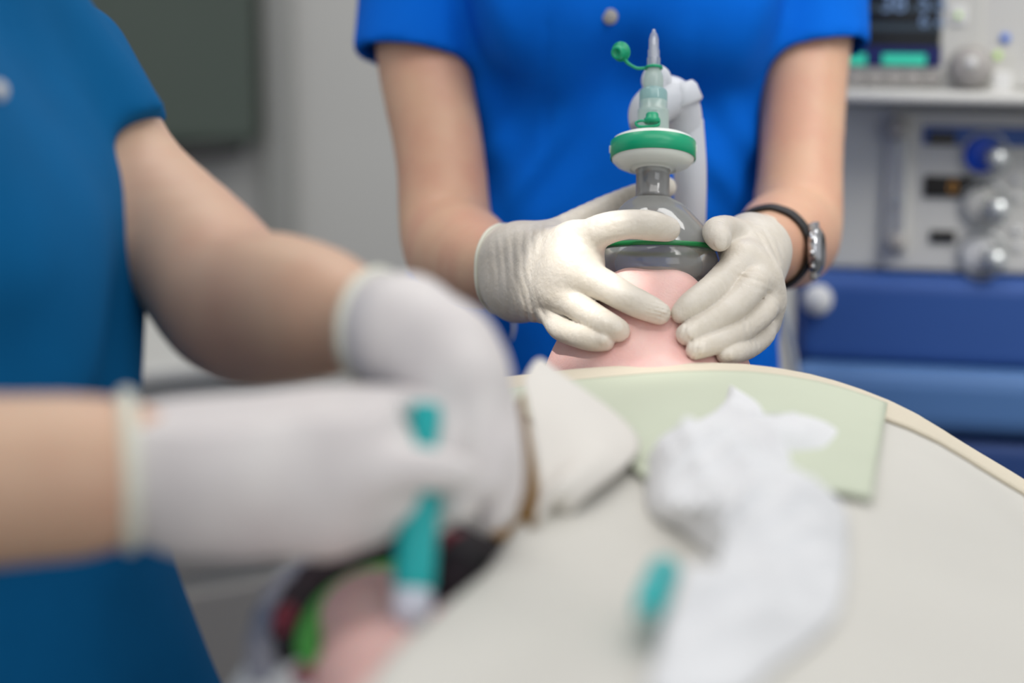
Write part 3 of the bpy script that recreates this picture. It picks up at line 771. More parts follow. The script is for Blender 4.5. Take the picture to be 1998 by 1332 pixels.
rim(fL, lcu[0] + fwdL * .002, fwdL, .03, M['cuff'], gl_l, rad=.0017)

# wristwatch
wc = W(1487, 490, 1.635)
wt = unit(L_arm[5][0] - L_arm[4][0])
tmp = unit(np.cross(wt, UPV)); tmp2 = np.cross(wt, tmp)
armf = limb(L_arm)
pts = []
for k in range(28):
    a = 2 * math.pi * k / 28; dr = tmp * math.cos(a) + tmp2 * math.sin(a)
    rs = np.linspace(.005, .06, 120); v = armf(wc + rs[:, None] * dr); o_ = np.argwhere(v > 0)
    pts.append(wc + dr * ((rs[o_[0][0]] if len(o_) else .03) + .0008))
watch = tube('wristwatch', pts, .0028, M['leather'], nb, seg=12, n=3, closed=True)
for v in watch.data.vertices:   # a flat strap: widen along the arm
    q = np.array(v.co); j = min(range(28), key=lambda i: np.linalg.norm(q - pts[i])); off = (q - pts[j]).dot(wt); v.co = Vector(q + wt * off * 3.0)
j = max(range(28), key=lambda i: pts[i][0] - .15 * pts[i][2]); cwp = pts[j]; cn = unit(cwp - wc)
cn = unit(cn + FWD * .02)
lathe('watch_case', [(0, .0105), (.0135, .0105), (.0150, .0098), (.0170, .0086), (.0182, .0076), (.0192, .0070), (.0196, .005), (.0196, .002), (.0185, .0), (0, 0)], cwp, cn, M['steel'], watch, seg=48, side=UPV)
lathe('watch_dial', [(0, .0108), (.0134, .0107)], cwp, cn, M['glass'], watch, seg=48, side=UPV)
for s in (-1, 1):
    u = unit(np.cross(cn, wt))
    for t in (-1, 1):
        box('lug', cwp + u * s * .0195 + wt * t * .008 + cn * .003, .007, .004, .006, M['steel'], watch, X=unit(np.cross(cn, wt)), Y=wt, Z=cn, bev=.0012)
for t in (-.55, 0, .55):
    u = unit(np.cross(cn, wt))
    pp = cwp - wt * -1 * .0195 * math.cos(t) + u * .0195 * math.sin(t) + cn * .004
    lathe('crown', [(0, .0042), (.0022, .004), (.0024, .003), (.0024, 0), (0, 0)], pp, unit(wt * math.cos(t) + u * math.sin(t)), M['steel'], watch, seg=16, side=UPV)

# name tag strap hanging at the waist under the right cuff
ts = ray_hit(1000, 630, top_sdf, 1.5, 2.1)
tube('waist_tie', [W(1001, 560, ts - .006), W(1000, 610, ts - .006), W(1003, 640, ts - .006), W(998, 664, ts - .006)], [.002, .003, .003, .0015], M['white'], nb, seg=10, flat=.5)

# ------------------------------------------------------------------ sheet over the patient
UX = np.array([-.6, -.36, -.30, -.24, -.16, -.06, .0, .059, .108, .144, .185, .21, .256, .30, .34, .37, .39])
UZ = np.array([.80, .92, .965, .995, 1.022, 1.034, 1.038, 1.0385, 1.031, 1.020, 1.0025, .985, .958, .93, .89, .82, .70])
def sheet_z(x, y):
    u = x - .104
    z = np.interp(u, UX, UZ)
    z2 = .5 * (np.interp(u - .02, UX, UZ) + np.interp(u + .02, UX, UZ)); z = .5 * (z + z2)
    fy = np.clip((1.36 - y) / .5, 0, 1)
    z = z + fy * .006 * math.sin(9 * x + 4 * y) + fy * .004 * math.sin(31 * x - 17 * y + 1)
    z = z + fy * .010 * math.exp(-((x - .005 - .35 * (y - 1.0)) / .035) ** 2)          # long soft fold
    z = z - fy * .012 * math.exp(-((x - .08) / .03) ** 2) * math.exp(-((y - .98) / .08) ** 2)
    return z
def left_edge(y): return float(np.interp(y, [.70, .852, .96, 1.04, 1.10, 1.37], [-.115, -.080, -.038, -.022, -.10, -.13]))
def sheet(name, ya, yb, dz, x1, m, parent=None, thick=.0025, curl=.0, nx=120, ny=110):
    vs = []; fs = []
    for j in range(ny + 1):
        y = ya + (yb - ya) * j / ny; xl = left_edge(y)
        for i in range(nx + 1):
            t = i / nx; x = xl + (x1 - xl) * t
            z = sheet_z(x, y) + dz
            z -= .07 * max(0, 1 - (x - xl) / .035) ** 2
            z -= curl * max(0, (y - (yb - .02)) / .02) ** 2
            vs.append((x, y, z))
    for j in range(ny):
        for i in range(nx):
            a_ = j * (nx + 1) + i; fs.append((a_, a_ + 1, a_ + nx + 2, a_ + nx + 1))
    o = from_np(name, vs, fs, m, parent)
    md = o.modifiers.new('thickness', 'SOLIDIFY'); md.thickness = thick; md.offset = -1
    return o
sr = empty('surgical_drape', (0.104, 1.0, 0.93), 'cream cotton sheet drawn over the patient up to the neck', 'sheet')
sheet('sheet', .50, 1.365, 0.0, .104 + .39, M['sheet'], sr)
sheet('folded_hem', 1.30, 1.392, .0035, .104 + .32, M['hem'], sr, ny=20, curl=.004)

def on_sheet(px, py, lift=0.0):
    ds = np.arange(.70, 1.6, .002)
    for d in ds:
        p = W(px, py, d)
        if p[1] < 1.37 and p[2] < sheet_z(p[0], p[1]) + lift: return p
    return W(px, py, 1.37)
# pale green absorbent pad lying on the chest
from itertools import product
def patch(name, corners, lift, m, parent=None, n=26, rough=0.0, seed=1, thick=.0015):
    c = [on_sheet(*q) for q in corners]; vs = []; fs = []; r = np.random.RandomState(seed); ph = r.rand(6) * 6
    for j in range(n + 1):
        for i in range(n + 1):
            s = i / n; t = j / n
            p = c[0] * (1 - s) * (1 - t) + c[1] * s * (1 - t) + c[2] * s * t + c[3] * (1 - s) * t
            z = sheet_z(p[0], p[1]) + lift + rough * (math.sin(9 * s + ph[0]) * math.sin(8 * t + ph[1]) + .5 * math.sin(19 * s + 13 * t + ph[2]) + 1)
            vs.append((p[0], p[1], z))
    for j in range(n):
        for i in range(n):
            a_ = j * (n + 1) + i; fs.append((a_, a_ + 1, a_ + n + 2, a_ + n + 1))
    o = from_np(name, vs, fs, m, parent); md = o.modifiers.new('thickness', 'SOLIDIFY'); md.thickness = thick; md.offset = -1
    return o
pad = patch('absorbent_pad', [(940, 726), (1730, 800), (1700, 990), (1260, 950)], .0035, M['pad'], n=40)
tag(pad, 'pale green absorbent pad lying across the chest on the cream sheet', 'pad')
def crumple(name, outline, lift, h, m, seed, n=70, freq=1.0):
    """crumpled cloth: height field over a px outline laid on the sheet"""
    P = [on_sheet(*q)[:2] for q in outline]; P = np.array(P); cen = P.mean(0)
    vs = []; fs = []; nr = 34; na = 120; r = np.random.RandomState(seed)
    k = [(r.normal(size=2) * f * freq, r.rand() * 6.28, a_) for f, a_ in ((22, .6), (34, .5), (50, .3), (75, .12))]
    ang = np.arctan2(P[:, 1] - cen[1], P[:, 0] - cen[0]); o = np.argsort(ang); Pn = P[o]
    # dense closed outline
    per = []
    m_ = len(P)
    cl = catmull([np.array([*q, 0]) for q in list(P) + [P[0]]], 12)[:-1]
    na = len(cl)
    for j in range(nr + 1):
        t = j / nr
        for q in cl:
            p = cen + (q[:2] - cen) * t
            z = sum(a_ * (1 - abs(math.sin(p @ v + f0)) * 1.6) for v, f0, a_ in k)
            e = math.sin(min(1, (1 - t) * 2.4) * math.pi / 2)
            vs.append((p[0], p[1], sheet_z(p[0], p[1]) + .002 + (lift + h * (1.0 + z) * .6) * e))
    for j in range(nr):
        for i in range(na):
            i2 = (i + 1) % na; fs.append((j * na + i, j * na + i2, (j + 1) * na + i2, (j + 1) * na + i))
    ob = from_np(name, vs, fs, m); md = ob.modifiers.new('thickness', 'SOLIDIFY'); md.thickness = .001; md.offset = -1
    return ob
g1 = crumple('gauze_cloth', [(1420, 760), (1480, 800), (1520, 850), (1640, 850), (1620, 890), (1540, 900), (1545, 930), (1450, 930), (1330, 930), (1270, 880), (1330, 850), (1400, 810)], .0045, .014, M['gauze'], 3)
tag(g1, 'white crumpled gauze lying on the pale green pad', 'gauze')
g2 = crumple('gauze_cloth', [(1260, 900), (1330, 870), (1440, 900), (1540, 940), (1640, 985), (1655, 1080), (1640, 1190), (1600, 1250), (1520, 1310), (1440, 1370), (1270, 1370), (1290, 1290), (1400, 1200), (1405, 1120), (1340, 1050), (1265, 1000)], .006, .026, M['gauze'], 8)
tag(g2, 'large white crumpled cloth lying on the cream sheet beside the turquoise capped needle', 'cloth')

# needle lying on the sheet
n0 = on_sheet(1295, 1138, .012) + np.array([0, 0, .006]); n1 = on_sheet(1262, 1222, .012) + np.array([0, 0, .006]); n2 = on_sheet(1253, 1262, .012) + np.array([0, 0, .005])
ne = empty('capped_needle', n1, 'turquoise capped needle lying on the cream sheet in front of the crumpled cloth', 'needle')
ax_ = unit(n1 - n0); L_ = np.linalg.norm(n1 - n0)
lathe('needle_cap', [(0, 0), (.0072, .0008), (.0080, .003), (.0080, L_ * .7), (.0066, L_ * .92), (.003, L_), (0, L_)], n0, ax_, M['aqua'], ne, seg=28)
lathe('needle_hub', [(.0026, L_ * .98), (.0024, L_ + .01), (.0010, L_ + .016), (.0005, L_ + .02), (0, L_ + .02)], n0, ax_, M['milk'], ne, seg=20)
# opened paper wrapper standing up beside the hands
wr_ = empty('paper_wrapper', on_sheet(1120, 960), 'opened white paper wrapper with an ochre inside standing on the sheet beside the gloved hands', 'wrapper')
def strip(name, A_, B_, m, parent, n=20, bow=0.0, bd=None, thick=.001):
    vs = []; fs = []; A2 = catmull(A_, 8); B2 = catmull(B_, 8)
    for i in range(len(A2)):
        for j in range(n + 1):
            t = j / n; p = A2[i] * (1 - t) + B2[i] * t + (bd if bd is not None else UPV) * bow * math.sin(math.pi * t)
            vs.append(tuple(p))
    for i in range(len(A2) - 1):
        for j in range(n):
            a_ = i * (n + 1) + j; fs.append((a_, a_ + 1, a_ + n + 2, a_ + n + 1))
    o = from_np(name, vs, fs, m, parent); md = o.modifiers.new('thickness', 'SOLIDIFY'); md.thickness = thick
    return o
A_ = [W(1020, 745, 1.16), W(1036, 830, 1.13), W(1050, 950, 1.09), W(1046, 1015, 1.055), W(1046, 1060, 1.08)]
B_ = [W(1080, 735, 1.24), W(1190, 800, 1.20), W(1245, 880, 1.16), W(1125, 985, 1.08), W(1100, 1050, 1.12)]
strip('outer_leaf', A_, B_, M['paper'], wr_, bow=.012)
strip('inner_leaf', [W(955, 800, 1.19), W(950, 900, 1.15), W(950, 990, 1.12), W(960, 1050, 1.09)], [W(1022, 770, 1.15), W(1036, 860, 1.12), W(1048, 950, 1.085), W(1045, 1020, 1.05)], M['ochre'], wr_, bow=-.006)

# ------------------------------------------------------------------ arm board, printed cloth, green band
ab = empty('arm_board', W(690, 1330, .98) * np.array([1, 1, 0]) + np.array([0, 0, .80]), 'white padded arm board under the patient\'s bare arm', 'arm board')
def pad_sdf(P):
    c = W(730, 1300, 1.00); q = P - c
    d = ell_d(P, c - UPV * .028, np.array([RGT, unit(FWD * np.array([1, 1, 0])), np.array([0, 0, 1.0])]), (.079, .17, .040))
    return d + .0012 * wav(P, 12, 60)
surfnet('cushion', pad_sdf, (-.19, .70, .84), (.07, 1.26, 1.0), .004, M['white'], ab)
box('board', (-.07, .98, .855), .10, .36, .02, M['matt'], ab, bev=.008)
box('bracket', (-.07, 1.10, .83), .05, .2, .04, M['steel'], ab, bev=.006)

cl = empty('printed_garment', W(700, 1180, 1.05), 'dark printed garment bunched around the patient\'s bare arm on the white board', 'garment')
def arcpts(q, d): return [W(a_, b_, d_) for (a_, b_), d_ in zip(q, d)]
tube('dark_cloth', arcpts([(960, 1130), (900, 1080), (780, 1078), (670, 1110), (590, 1170), (562, 1240), (580, 1330), (620, 1420)], [1.07, 1.09, 1.09, 1.075, 1.05, 1.02, .99, .95]), [.012, .015, .0135, .0125, .0125, .012, .012, .012], M['pcloth'], cl, seg=20, ridge=.06, ridge_n=14)
tube('blue_grey_cloth', arcpts([(640, 1095), (570, 1140), (528, 1215), (520, 1300), (545, 1400)], [1.085, 1.06, 1.03, 1.0, .96]), [.006, .009, .010, .010, .010], M['pcloth2'], cl, seg=18, ridge=.08, ridge_n=9)
tube('maroon_trim', arcpts([(552, 1240), (558, 1205), (578, 1185)], [1.005, 1.02, 1.03]), [.004, .007, .004], M['redc'], cl, seg=12)
tube('maroon_trim', arcpts([(840, 1062), (890, 1058), (935, 1060)], [1.075, 1.075, 1.075]), [.004, .006, .004], M['redc'], cl, seg=12)
tube('maroon_trim', arcpts([(585, 1315), (600, 1325), (640, 1350)], [.965, .96, .95]), [.005, .006, .005], M['redc'], cl, seg=12)
tube('purple_trim', arcpts([(930, 1120), (880, 1180), (820, 1250), (770, 1330)], [1.03, 1.01, .98, .95]), .0045, mat('purple_trim', srgb(120, 50, 100), 0.7), cl, seg=12)
tube('dark_cloth', arcpts([(925, 1070), (890, 1120), (870, 1170)], [1.05, 1.03, 1.01]), [.010, .014, .008], M['pcloth'], cl, seg=20)
gb = tube('tourniquet', arcpts([(850, 1105), (775, 1103), (700, 1122), (642, 1162), (610, 1215), (602, 1265), (618, 1298)], [1.065, 1.065, 1.055, 1.035, 1.01, .99, .975]), [.004, .0045, .0045, .005, .0065, .0065, .005], M['lime'], seg=16, flat=.7)
tag(gb, 'lime green band around the patient\'s bare arm inside the dark printed garment', 'tourniquet')

# syringe held in the two gloved hands
s0 = W(832, 790, .985); s1 = W(806, 1150, .965); sax = unit(s1 - s0); SL = np.linalg.norm(s1 - s0)
sy = empty('syringe', s1, 'turquoise syringe with a white tip held upright between the gloved fingers over the bare arm', 'syringe')
lathe('barrel', [(0, SL * .45), (.0085, SL * .45), (.0098, SL * .5), (.0102, SL * .56), (.0102, SL * .97), (.0095, SL), (0, SL)], s0, sax, M['aqua'], sy, seg=32)
tube('plunger', [s0 + sax * .0, s0 + sax * SL * .08, s0 + sax * SL * .2, s0 + sax * SL * .5], [.0072, .0078, .0068, .006], M['aqua'], sy, seg=18)
lathe('tip', [(.0095, 0), (.0100, .004), (.0092, .014), (.0045, .018), (.0022, .022), (0, .022)], s1, sax, M['syrw'], sy, seg=28)
pk = surfnet('cotton_swab', lambda P: ell_d(P, W(852, 1214, .975), EYEM, (.0075, .007, .0075)) + .0006 * wav(P, 2, 600), W(852, 1214, .975) - .012, W(852, 1214, .975) + .012, .001, M['pink'])
tag(pk, 'small pink swab pressed beside the syringe tip on the arm', 'swab')

# ------------------------------------------------------------------ clinician at the left, in petrol blue
lb = empty('person', (-.40, 1.16, 0), 'clinician in a petrol blue scrub top at the left handling a syringe with gloved hands', 'person')
A_arm = [wp(150, 180, 1.36, 118), wp(235, 350, 1.31, 122), wp(380, 500, 1.245, 132), wp(460, 592, 1.20, 140), wp(540, 600, 1.165, 138), wp(630, 610, 1.12, 118), wp(712, 632, 1.088, 80), wp(780, 645, 1.06, 60)]
B_arm = [(np.array([-.42, .98, 1.40]), .055), (np.array([-.46, .80, 1.16]), .048), (np.array([-.40, .84, 1.08]), .042), wp(-60, 940, .93, 142), wp(140, 930, .94, 128), wp(245, 918, .953, 100), wp(360, 915, .96, 70)]
LX, LY = -.372, 1.17
def l_core(P, r=0.0):
    d = cone_d(P, np.array([LX - .05, LY - .10, 1.36]), np.array([LX, LY - .06, 1.14]), .100 + r, .118 + r)
    d = smin(d, cone_d(P, np.array([LX - .05, LY + .10, 1.36]), np.array([LX, LY + .06, 1.14]), .100 + r, .118 + r), .06)
    d = smin(d, cone_d(P, np.array([LX, LY - .05, 1.14]), np.array([LX + .0, LY - .06, .90]), .118 + r, .13 + r), .06)
    d = smin(d, cone_d(P, np.array([LX, LY + .05, 1.14]), np.array([LX + .0, LY + .06, .90]), .118 + r, .13 + r), .06)
    return d
LH = np.array([LX + .06, LY, 1.68])
def l_body(P):
    d = l_core(P, -.012)
    d = smin(d, cone_d(P, np.array([LX - .05, LY - .15, 1.42]), np.array([LX - .05, LY + .15, 1.40]), .05, .05), .05)
    d = smin(d, cone_d(P, np.array([LX - .03, LY, 1.42]), LH + np.array([-.03, 0, -.04]), .055, .05), .03)
    d = smin(d, nurse_head(LH, np.array([.75, 0, -.65]), P), .02)
    d = smin(d, limb(A_arm)(P), .02); d = smin(d, chain(B_arm, .03)(P), .02)
    for s in (-1, 1):
        d = smin(d, chain([(np.array([LX, LY + s * .08, .92]), .09), (np.array([LX, LY + s * .085, .50]), .06), (np.array([LX, LY + s * .085, .12]), .04)], .05)(P), .05)
    return d
surfnet('body', l_body, (-.58, .70, .06), (-.03, 1.50, 1.82), .0085, M['skin2'], lb, smooth_it=2)
def l_top(P):
    z = P[:, 2]
    d = l_core(P, .004)
    d = smin(d, cone_d(P, np.array([LX - .05, LY - .15, 1.42]), np.array([LX - .05, LY + .15, 1.40]), .062, .062), .05)
    d = smin(d, cone_d(P, np.array([LX + .005, LY - .02, .98]), np.array([LX + .05, LY - .02, .80]), .135, .165), .05)
    d = d + .007 * wav(P, 41, 24) + .004 * wav(P, 42, 55) + .007 * np.sin((P[:, 0] + z * .8 - P[:, 1]) * 60) * np.exp(-((z - 1.09) / .07) ** 2)
    for (a, b, hem, r0, r1) in ((np.array([LX - .03, LY + .13, 1.38]), A_arm[1][0], W(272, 262, 1.33), .062, .052), (np.array([-.42, .98, 1.40]), B_arm[1][0], None, .065, .058)):
        ax = unit(b - a)
        o = cone_d(P, a, b, r0, r1)
        if hem is not None: o = np.minimum(o, cone_d(P, A_arm[0][0] - (b - A_arm[0][0]) * .3, b, .047, .048))
        if hem is not None:
            hn = unit(RGT * .55 - UPV * .85)
            o = np.maximum(o, (P - hem) @ hn)
        else: o = np.maximum(o, (P - (a + (b - a) * .75)) @ ax)
        d = smin(d, o, .02)
    d = np.maximum(d, .80 - z)
    return d
surfnet('scrub_top', l_top, (-.66, .74, .78), (-.10, 1.50, 1.52), .006, M['teal'], lb, smooth_it=2)
def l_legs(P):
    d = None
    for s in (-1, 1):
        e = chain([(np.array([LX, LY + s * .07, .93]), .105), (np.array([LX, LY + s * .09, .50]), .085), (np.array([LX, LY + s * .09, .10]), .078)], .05)(P)
        d = e if d is None else smin(d, e, .03)
    return np.maximum(d + .004 * wav(P, 9, 30), .09 - P[:, 2])
surfnet('scrub_trousers', l_legs, (LX - .16, LY - .24, .08), (LX + .16, LY + .24, 1.05), .010, M['trous2'], lb)
for s in (-1, 1):
    surfnet('clog', lambda P: np.maximum(smin(cone_d(P, np.array([LX - .04, LY + s * .09, .05]), np.array([LX + .14, LY + s * .10, .04]), .045, .042), cone_d(P, np.array([LX, LY + s * .09, .10]), np.array([LX, LY + s * .09, .05]), .04, .045), .03), .002 - P[:, 2]),
            (LX - .12, LY + s * .09 - .08, 0), (LX + .22, LY + s * .09 + .08, .16), .006, M['shoe'], lb)
surfnet('hair', nurse_hair(LH, np.array([.75, 0, -.65])), LH - .16, LH + .17, .006, M['hair'], lb)
# snap of the left top
dsn = ray_hit(-6, 178, l_top, .8, 1.5)
lathe('snap_button', [(0, .003), (.0055, .003), (.0062, 0)], W(-6, 178, dsn), -FWD, M['whiteb'], lb, seg=24)

# glove on the far arm (upper)
ac = wp(725, 636, 1.085, 86)
aw = wp(790, 648, 1.055, 84)
k1 = wp(880, 690, 1.03, 66); k2 = wp(905, 745, 1.015, 58); k3 = wp(855, 668, 1.04, 64)
pA = [(wp(690, 630, 1.10, 88), ac), (ac, aw), (aw, k3), (aw, k1), (wp(790, 690, 1.04, 70), k2), (k1, k2)]
fiA = [[k3, wp(935, 720, 1.03, 52), wp(955, 800, 1.015, 44), wp(968, 880, 1.0, 40), wp(950, 945, .99, 35)],
       [k1, wp(925, 770, 1.012, 48), wp(935, 850, .998, 43), wp(925, 930, .99, 40), wp(885, 985, .985, 36)],
       [k2, wp(935, 830, 1.03, 42), wp(930, 920, 1.01, 38), wp(890, 975, 1.0, 36), wp(845, 1010, .99, 34)],
       [wp(800, 700, 1.035, 62), wp(850, 760, 1.01, 44), wp(868, 840, .995, 36), wp(858, 895, .985, 32)],
       [wp(900, 700, 1.045, 55), wp(962, 770, 1.05, 42), wp(985, 870, 1.04, 38), wp(985, 960, 1.03, 34), wp(960, 1010, 1.02, 30)]]
CAN = unit(RGT * .88 - FWD * .48)
fA = glove_sdf(pA, fiA, cut=(W(738, 636, 1.082), CAN), kp=.02, kf=.012, kx=.002, wr=lambda P: wav(P, 3, 110) * .0006)
lo = np.array([-.12, .86, .90]); hi = np.array([.03, 1.16, 1.18])
ga = surfnet('glove', fA, lo, hi, .0022, M['glove2'], lb)
rim(fA, W(738, 636, 1.082), CAN, .03, M['cuff'], ga, rad=.003)
# glove on the near arm (lower)
bc = wp(250, 918, .952, 130); bw = wp(400, 912, .96, 124)
m1 = wp(640, 810, .985, 82); m2 = wp(660, 880, .972, 92); m3 = wp(650, 955, .968, 80); m4 = wp(620, 992, .968, 60)
pB = [(bc, bw), (bw, m1), (bw, m2), (bw, m3), (bw, m4), (m1, m2), (m2, m3), (wp(500, 850, .975, 80), m1), (wp(500, 965, .965, 80), m4)]
fiB = [[m1, wp(725, 775, 1.0, 52), wp(785, 778, 1.0, 44), wp(840, 812, .995, 36)],
       [wp(640, 940, .96, 80), wp(725, 925, .953, 55), wp(795, 915, .955, 44), wp(855, 918, .962, 38), wp(900, 925, .970, 34)],
       [m3, wp(720, 985, .965, 50), wp(765, 985, .965, 38), wp(800, 965, .972, 32)],
       [m2, wp(715, 860, .975, 60), wp(760, 880, .975, 48)],
       [m4, wp(690, 1015, .968, 46), wp(735, 1020, .970, 38), wp(770, 1000, .975, 30)]]
fB = glove_sdf(pB, fiB, cut=(W(243, 918, .951), unit(bw[0] - bc[0])), kp=.022, kf=.012, kx=.002, wr=lambda P: wav(P, 6, 110) * .0006)
gb2 = surfnet('glove', fB, (-.20, .84, .94), (-.01, 1.03, 1.12), .0022, M['glove2'], lb)
rim(fB, W(246, 918, .951), unit(bw[0] - bc[0]), .035, M['cuff'], gb2, rad=.0045, bulge=.001)

# ------------------------------------------------------------------ anaesthesia machine at the right
ROT = math.radians(-12)
mh = np.array([math.cos(ROT), math.sin(ROT), 0]); mn = np.array([math.sin(ROT), -math.cos(ROT), 0]); mz = np.array([0, 0, 1.0])
M0 = W(1650, 525, 2.14)
def mloc(px, py, off=0.0):
    """where a photo point lies on the machine's front plane (offset towards the room)"""
    dr = FWD + (px - 999) / FPX * RGT - (py - 666) / FPX * UPV
    t = ((M0 + mn * off - CAM) @ mn) / (dr @ mn); p = CAM + dr * t - M0
    return float(p @ mh), float(p @ mz)
mroot = empty('anaesthesia_machine', M0 * np.array([1, 1, 0]), 'grey and blue anaesthesia machine with a monitor, dials and drawers at the right', 'medical machine')
def mbox(name, x0, y0, x1, y1, dep, m, off=0.0, bev=.003, parent=None, full=None):
    """front face spans the photo rectangle; the body goes dep metres back"""
    s0_, t0_ = mloc(x0, y0, off); s1_, t1_ = mloc(x1, y1, off)
    sx = s1_ - s0_; sz = t0_ - t1_
    c = M0 + mh * (s0_ + s1_) / 2 + mz * (t0_ + t1_) / 2 + mn * (off - dep / 2)
    return box(name, c, abs(sx), dep, abs(sz), m, parent or mroot, X=mh, Y=-mn, Z=mz, bev=bev)
def mdisc(name, px, py, prof, m, off=0.0, parent=None, seg=40, tilt=None):
    s_, t_ = mloc(px, py, off); p = M0 + mh * s_ + mz * t_ + mn * off
    return lathe(name, prof, p, tilt if tilt is not None else mn, m, parent or mroot, seg=seg, side=mh)
s_l = mloc(1560, 300)[0]; s_r = mloc(2250, 300)[0]; wdt = s_r - s_l
def mblock(name, sa, sb, za, zb, dep, off, m, bev=.006):
    c = M0 + mh * (sa + sb) / 2 + mn * (off - dep / 2); c = np.array([c[0], c[1], (za + zb) / 2])
    return box(name, c, sb - sa, dep, zb - za, m, mroot, X=mh, Y=-mn, Z=mz, bev=bev)
zt = lambda py, off=0: M0[2] + mloc(1800, py, off)[1]
mblock('monitor_housing', s_l, s_r, zt(178, .05), zt(-300, .05), .30, .05, M['mgrey'], .01)
mblock('worktop_ledge', s_l - .01, s_r + .01, zt(205, .085), zt(178, .085), .38, .085, M['mgrey'], .008)
mblock('panel_housing', s_l, s_r, zt(530), zt(205), .34, 0.0, M['mgrey2'], .006)
mblock('fascia', mloc(1728, 300, .008)[0], s_r, zt(528, .008), zt(215, .008), .01, .008, M['mgrey'], .004)
mblock('blue_body', s_l, s_r, .40, zt(532), .36, .015, M['mblue'], .008)
mblock('drawer', mloc(1560, 600, .03)[0], s_r, zt(715, .03), zt(548, .03), .03, .03, M['mblue'], .012)
mblock('drawer', s_l, s_r, zt(850, .05), zt(722, .05), .05, .05, M['mblue2'], .02)
mblock('drawer', s_l, s_r, zt(1000, .04), zt(858, .04), .05, .04, M['mblue3'], .012)
mblock('base_plinth', s_l, s_r, .10, .40, .40, .03, M['mgrey2'], .01)
for q in (s_l + .06, s_r - .06):
    for r_ in (-.02, -.30):
        p = M0 + mh * q + mn * r_
        lathe('caster', [(0, -.02), (.05, -.02), (.05, .02), (0, .02)], (p[0], p[1], .05), mh, M['leather'], mroot, seg=28, side=mz)
sc_ = mbox('monitor_screen', 1560, -220, 1838, 132, .006, M['scr'], off=.053, bev=.002)
mbox('screen_band', 1565, 45, 1836, 60, .001, M['sband'], off=.0538, bev=0, parent=sc_)
mbox('screen_band', 1565, 8, 1836, 22, .001, M['sband'], off=.0538, bev=0, parent=sc_)
mbox('screen_footer', 1565, 88, 1836, 130, .001, M['snavy'], off=.0538, bev=0, parent=sc_)
mbox('screen_key', 1640, 105, 1690, 127, .001, M['steal'], off=.0545, bev=0, parent=sc_)
mbox('screen_key', 1722, 105, 1806, 127, .001, M['steal'], off=.0545, bev=0, parent=sc_)
def text(name, s, px, py, size, m, off, parent):
    cu = bpy.data.curves.new(name, 'FONT'); cu.body = s; cu.size = size; cu.extrude = .0003
    s_, t_ = mloc(px, py, off); p = M0 + mh * s_ + mz * t_ + mn * off
    mt = Matrix(((mh[0], mz[0], mn[0], p[0]), (mh[1], mz[1], mn[1], p[1]), (mh[2], mz[2], mn[2], p[2]), (0, 0, 0, 1)))
    o = bpy.data.objects.new(name, cu); COL.objects.link(o)
    dg = bpy.context.evaluated_depsgraph_get(); me = bpy.data.meshes.new_from_object(o.evaluated_get(dg)); bpy.data.objects.remove(o)
    me.transform(mt)
    return link(name, me, m, parent, smooth=False)
text('screen_digits', '38', 1718, 22, .026, M['strace'], .0545, sc_)
text('screen_digits', '5.5', 1790, 18, .024, M['strace'], .0545, sc_)
text('screen_digits', '6', 1793, 52, .020, M['strace'], .0545, sc_)
text('screen_digits', '6', 1826, 52, .018, M['strace'], .0545, sc_)
for k in range(5):
    mbox('soft_key', 1655 + k * 37, 138, 1688 + k * 37, 168, .004, M['msil'], off=.054, bev=.001)
ctl = mbox('control_strip', 1842, -220, 1912, 176, .004, M['mgrey2'], off=.053, bev=.002)
mbox('button', 1855, 12, 1886, 48, .004, M['whiteb'], off=.056, bev=.002)
mdisc('button_mark', 1870, 30, [(0, .001), (.003, .001), (.003, 0)], M['led'], off=.0565)
mdisc('indicator', 1961, 75, [(0, .002), (.0045, .002), (.005, 0)], M['bluedot'], off=.051)
mdisc('indicator', 1947, 108, [(0, .002), (.0035, .002), (.004, 0)], M['led'], off=.051)
mbox('button', 1937, 140, 1972, 182, .004, M['whiteb'], off=.054, bev=.003)
mbox('key_field', 1930, 98, 1978, 182, .002, M['mgrey2'], off=.0515, bev=.001)
kn = mdisc('rotary_knob', 1894, 132, [(.023, 0), (.0225, .002), (.0205, .003), (.0195, .016), (.0175, .019), (0, .0195)], M['msil'], off=.053)
mdisc('knob_dimple', 1894, 120, [(0, .0205), (.005, .0205), (.0055, .019)], M['whiteb'], off=.053, parent=kn)
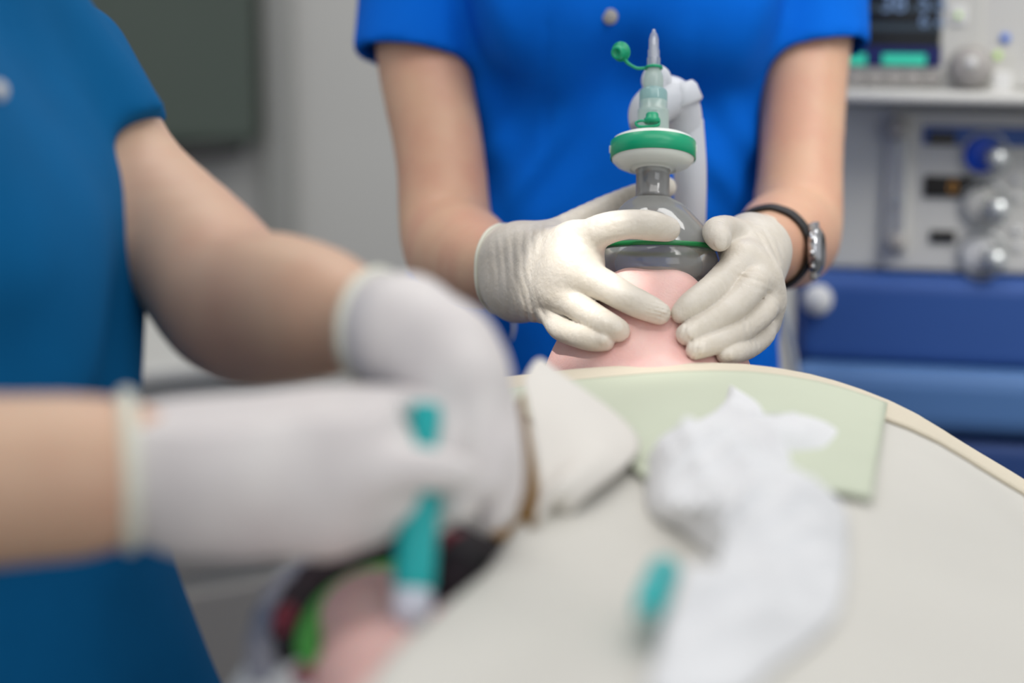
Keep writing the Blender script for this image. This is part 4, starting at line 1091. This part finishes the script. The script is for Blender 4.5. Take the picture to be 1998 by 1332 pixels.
# flow meter
fm = mbox('flowmeter', 1732, 235, 1772, 500, .012, M['mgrey'], off=.012, bev=.003)
mbox('flow_tube', 1748, 270, 1763, 470, .008, M['clear'], off=.02, bev=.003, parent=fm)
mbox('flow_tube_back', 1752, 270, 1766, 470, .004, M['mgrey2'], off=.0135, bev=.001, parent=fm)
mdisc('flow_cap', 1750, 250, [(0, .018), (.010, .017), (.012, .012), (.012, 0)], M['msil'], off=.010, parent=fm)
mdisc('flow_cap', 1752, 470, [(0, .016), (.008, .015), (.010, .012), (.010, 0)], M['msil'], off=.010, parent=fm)
mdisc('flow_float', 1754, 390, [(0, .003), (.004, .003), (.004, 0)], M['cable'], off=.021, parent=fm)
for k in range(9):
    mbox('scale_tick', 1732, 285 + k * 20, 1745, 287 + k * 20, .001, M['msil'], off=.0125, bev=0, parent=fm)
# blue strip and windows
mbox('blue_strip', 1802, 246, 2230, 292, .004, M['mblue'], off=.012, bev=.001)
mbox('display_window', 1813, 257, 1864, 284, .003, M['black'], off=.0145, bev=.001)
w2 = mbox('display_window', 1803, 342, 1922, 388, .004, M['black'], off=.012, bev=.001)
text('digit', '0', 1850, 376, .018, M['amber'], .0125, w2)
mbox('display_window', 1815, 450, 1864, 474, .004, M['black'], off=.012, bev=.001)
for (px, py, m1_) in ((1925, 303, M['dial']), (1925, 400, M['mgrey2']), (1920, 498, M['whiteb'])):
    mdisc('dial_flange', px - 3, py, [(.0255, 0), (.0255, .001), (.0235, .0025), (.0225, .001), (.0225, 0)], M['chrome'], off=.012)
    dk = mdisc('dial', px - 10, py, [(0, .004), (.016, .004), (.018, .002), (.018, 0)], m1_, off=.012)
    mdisc('dial_grip', px + 12, py + 2, [(0, .034), (.009, .033), (.0115, .028), (.0105, .010), (.010, 0)], M['chrome'], off=.012, parent=dk, tilt=mn + mh * .2)
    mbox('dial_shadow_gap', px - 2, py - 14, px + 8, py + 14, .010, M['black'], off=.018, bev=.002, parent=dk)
for (px, py) in ((1985, 350), (1985, 385), (1985, 450), (1985, 480)):
    mdisc('panel_button', px, py, [(0, .002), (.005, .002), (.005, 0)], M['whiteb'], off=.009, seg=16)
mdisc('gas_outlet', 1596, 583, [(0, .016), (.0135, .015), (.0155, .010), (.0155, 0)], M['whiteb'], off=.030)
# grey cable hanging past the machine
cb = tube('hanging_cable', [W(1500, 560, 2.01), W(1524, 600, 2.01), W(1540, 660, 2.01), W(1552, 740, 2.015), W(1558, 900, 2.03), W(1560, 1500, 2.05)], .0045, M['cable'], seg=12)
tag(cb, 'thin grey cable hanging between the blue scrub top and the blue machine drawers', 'cable')
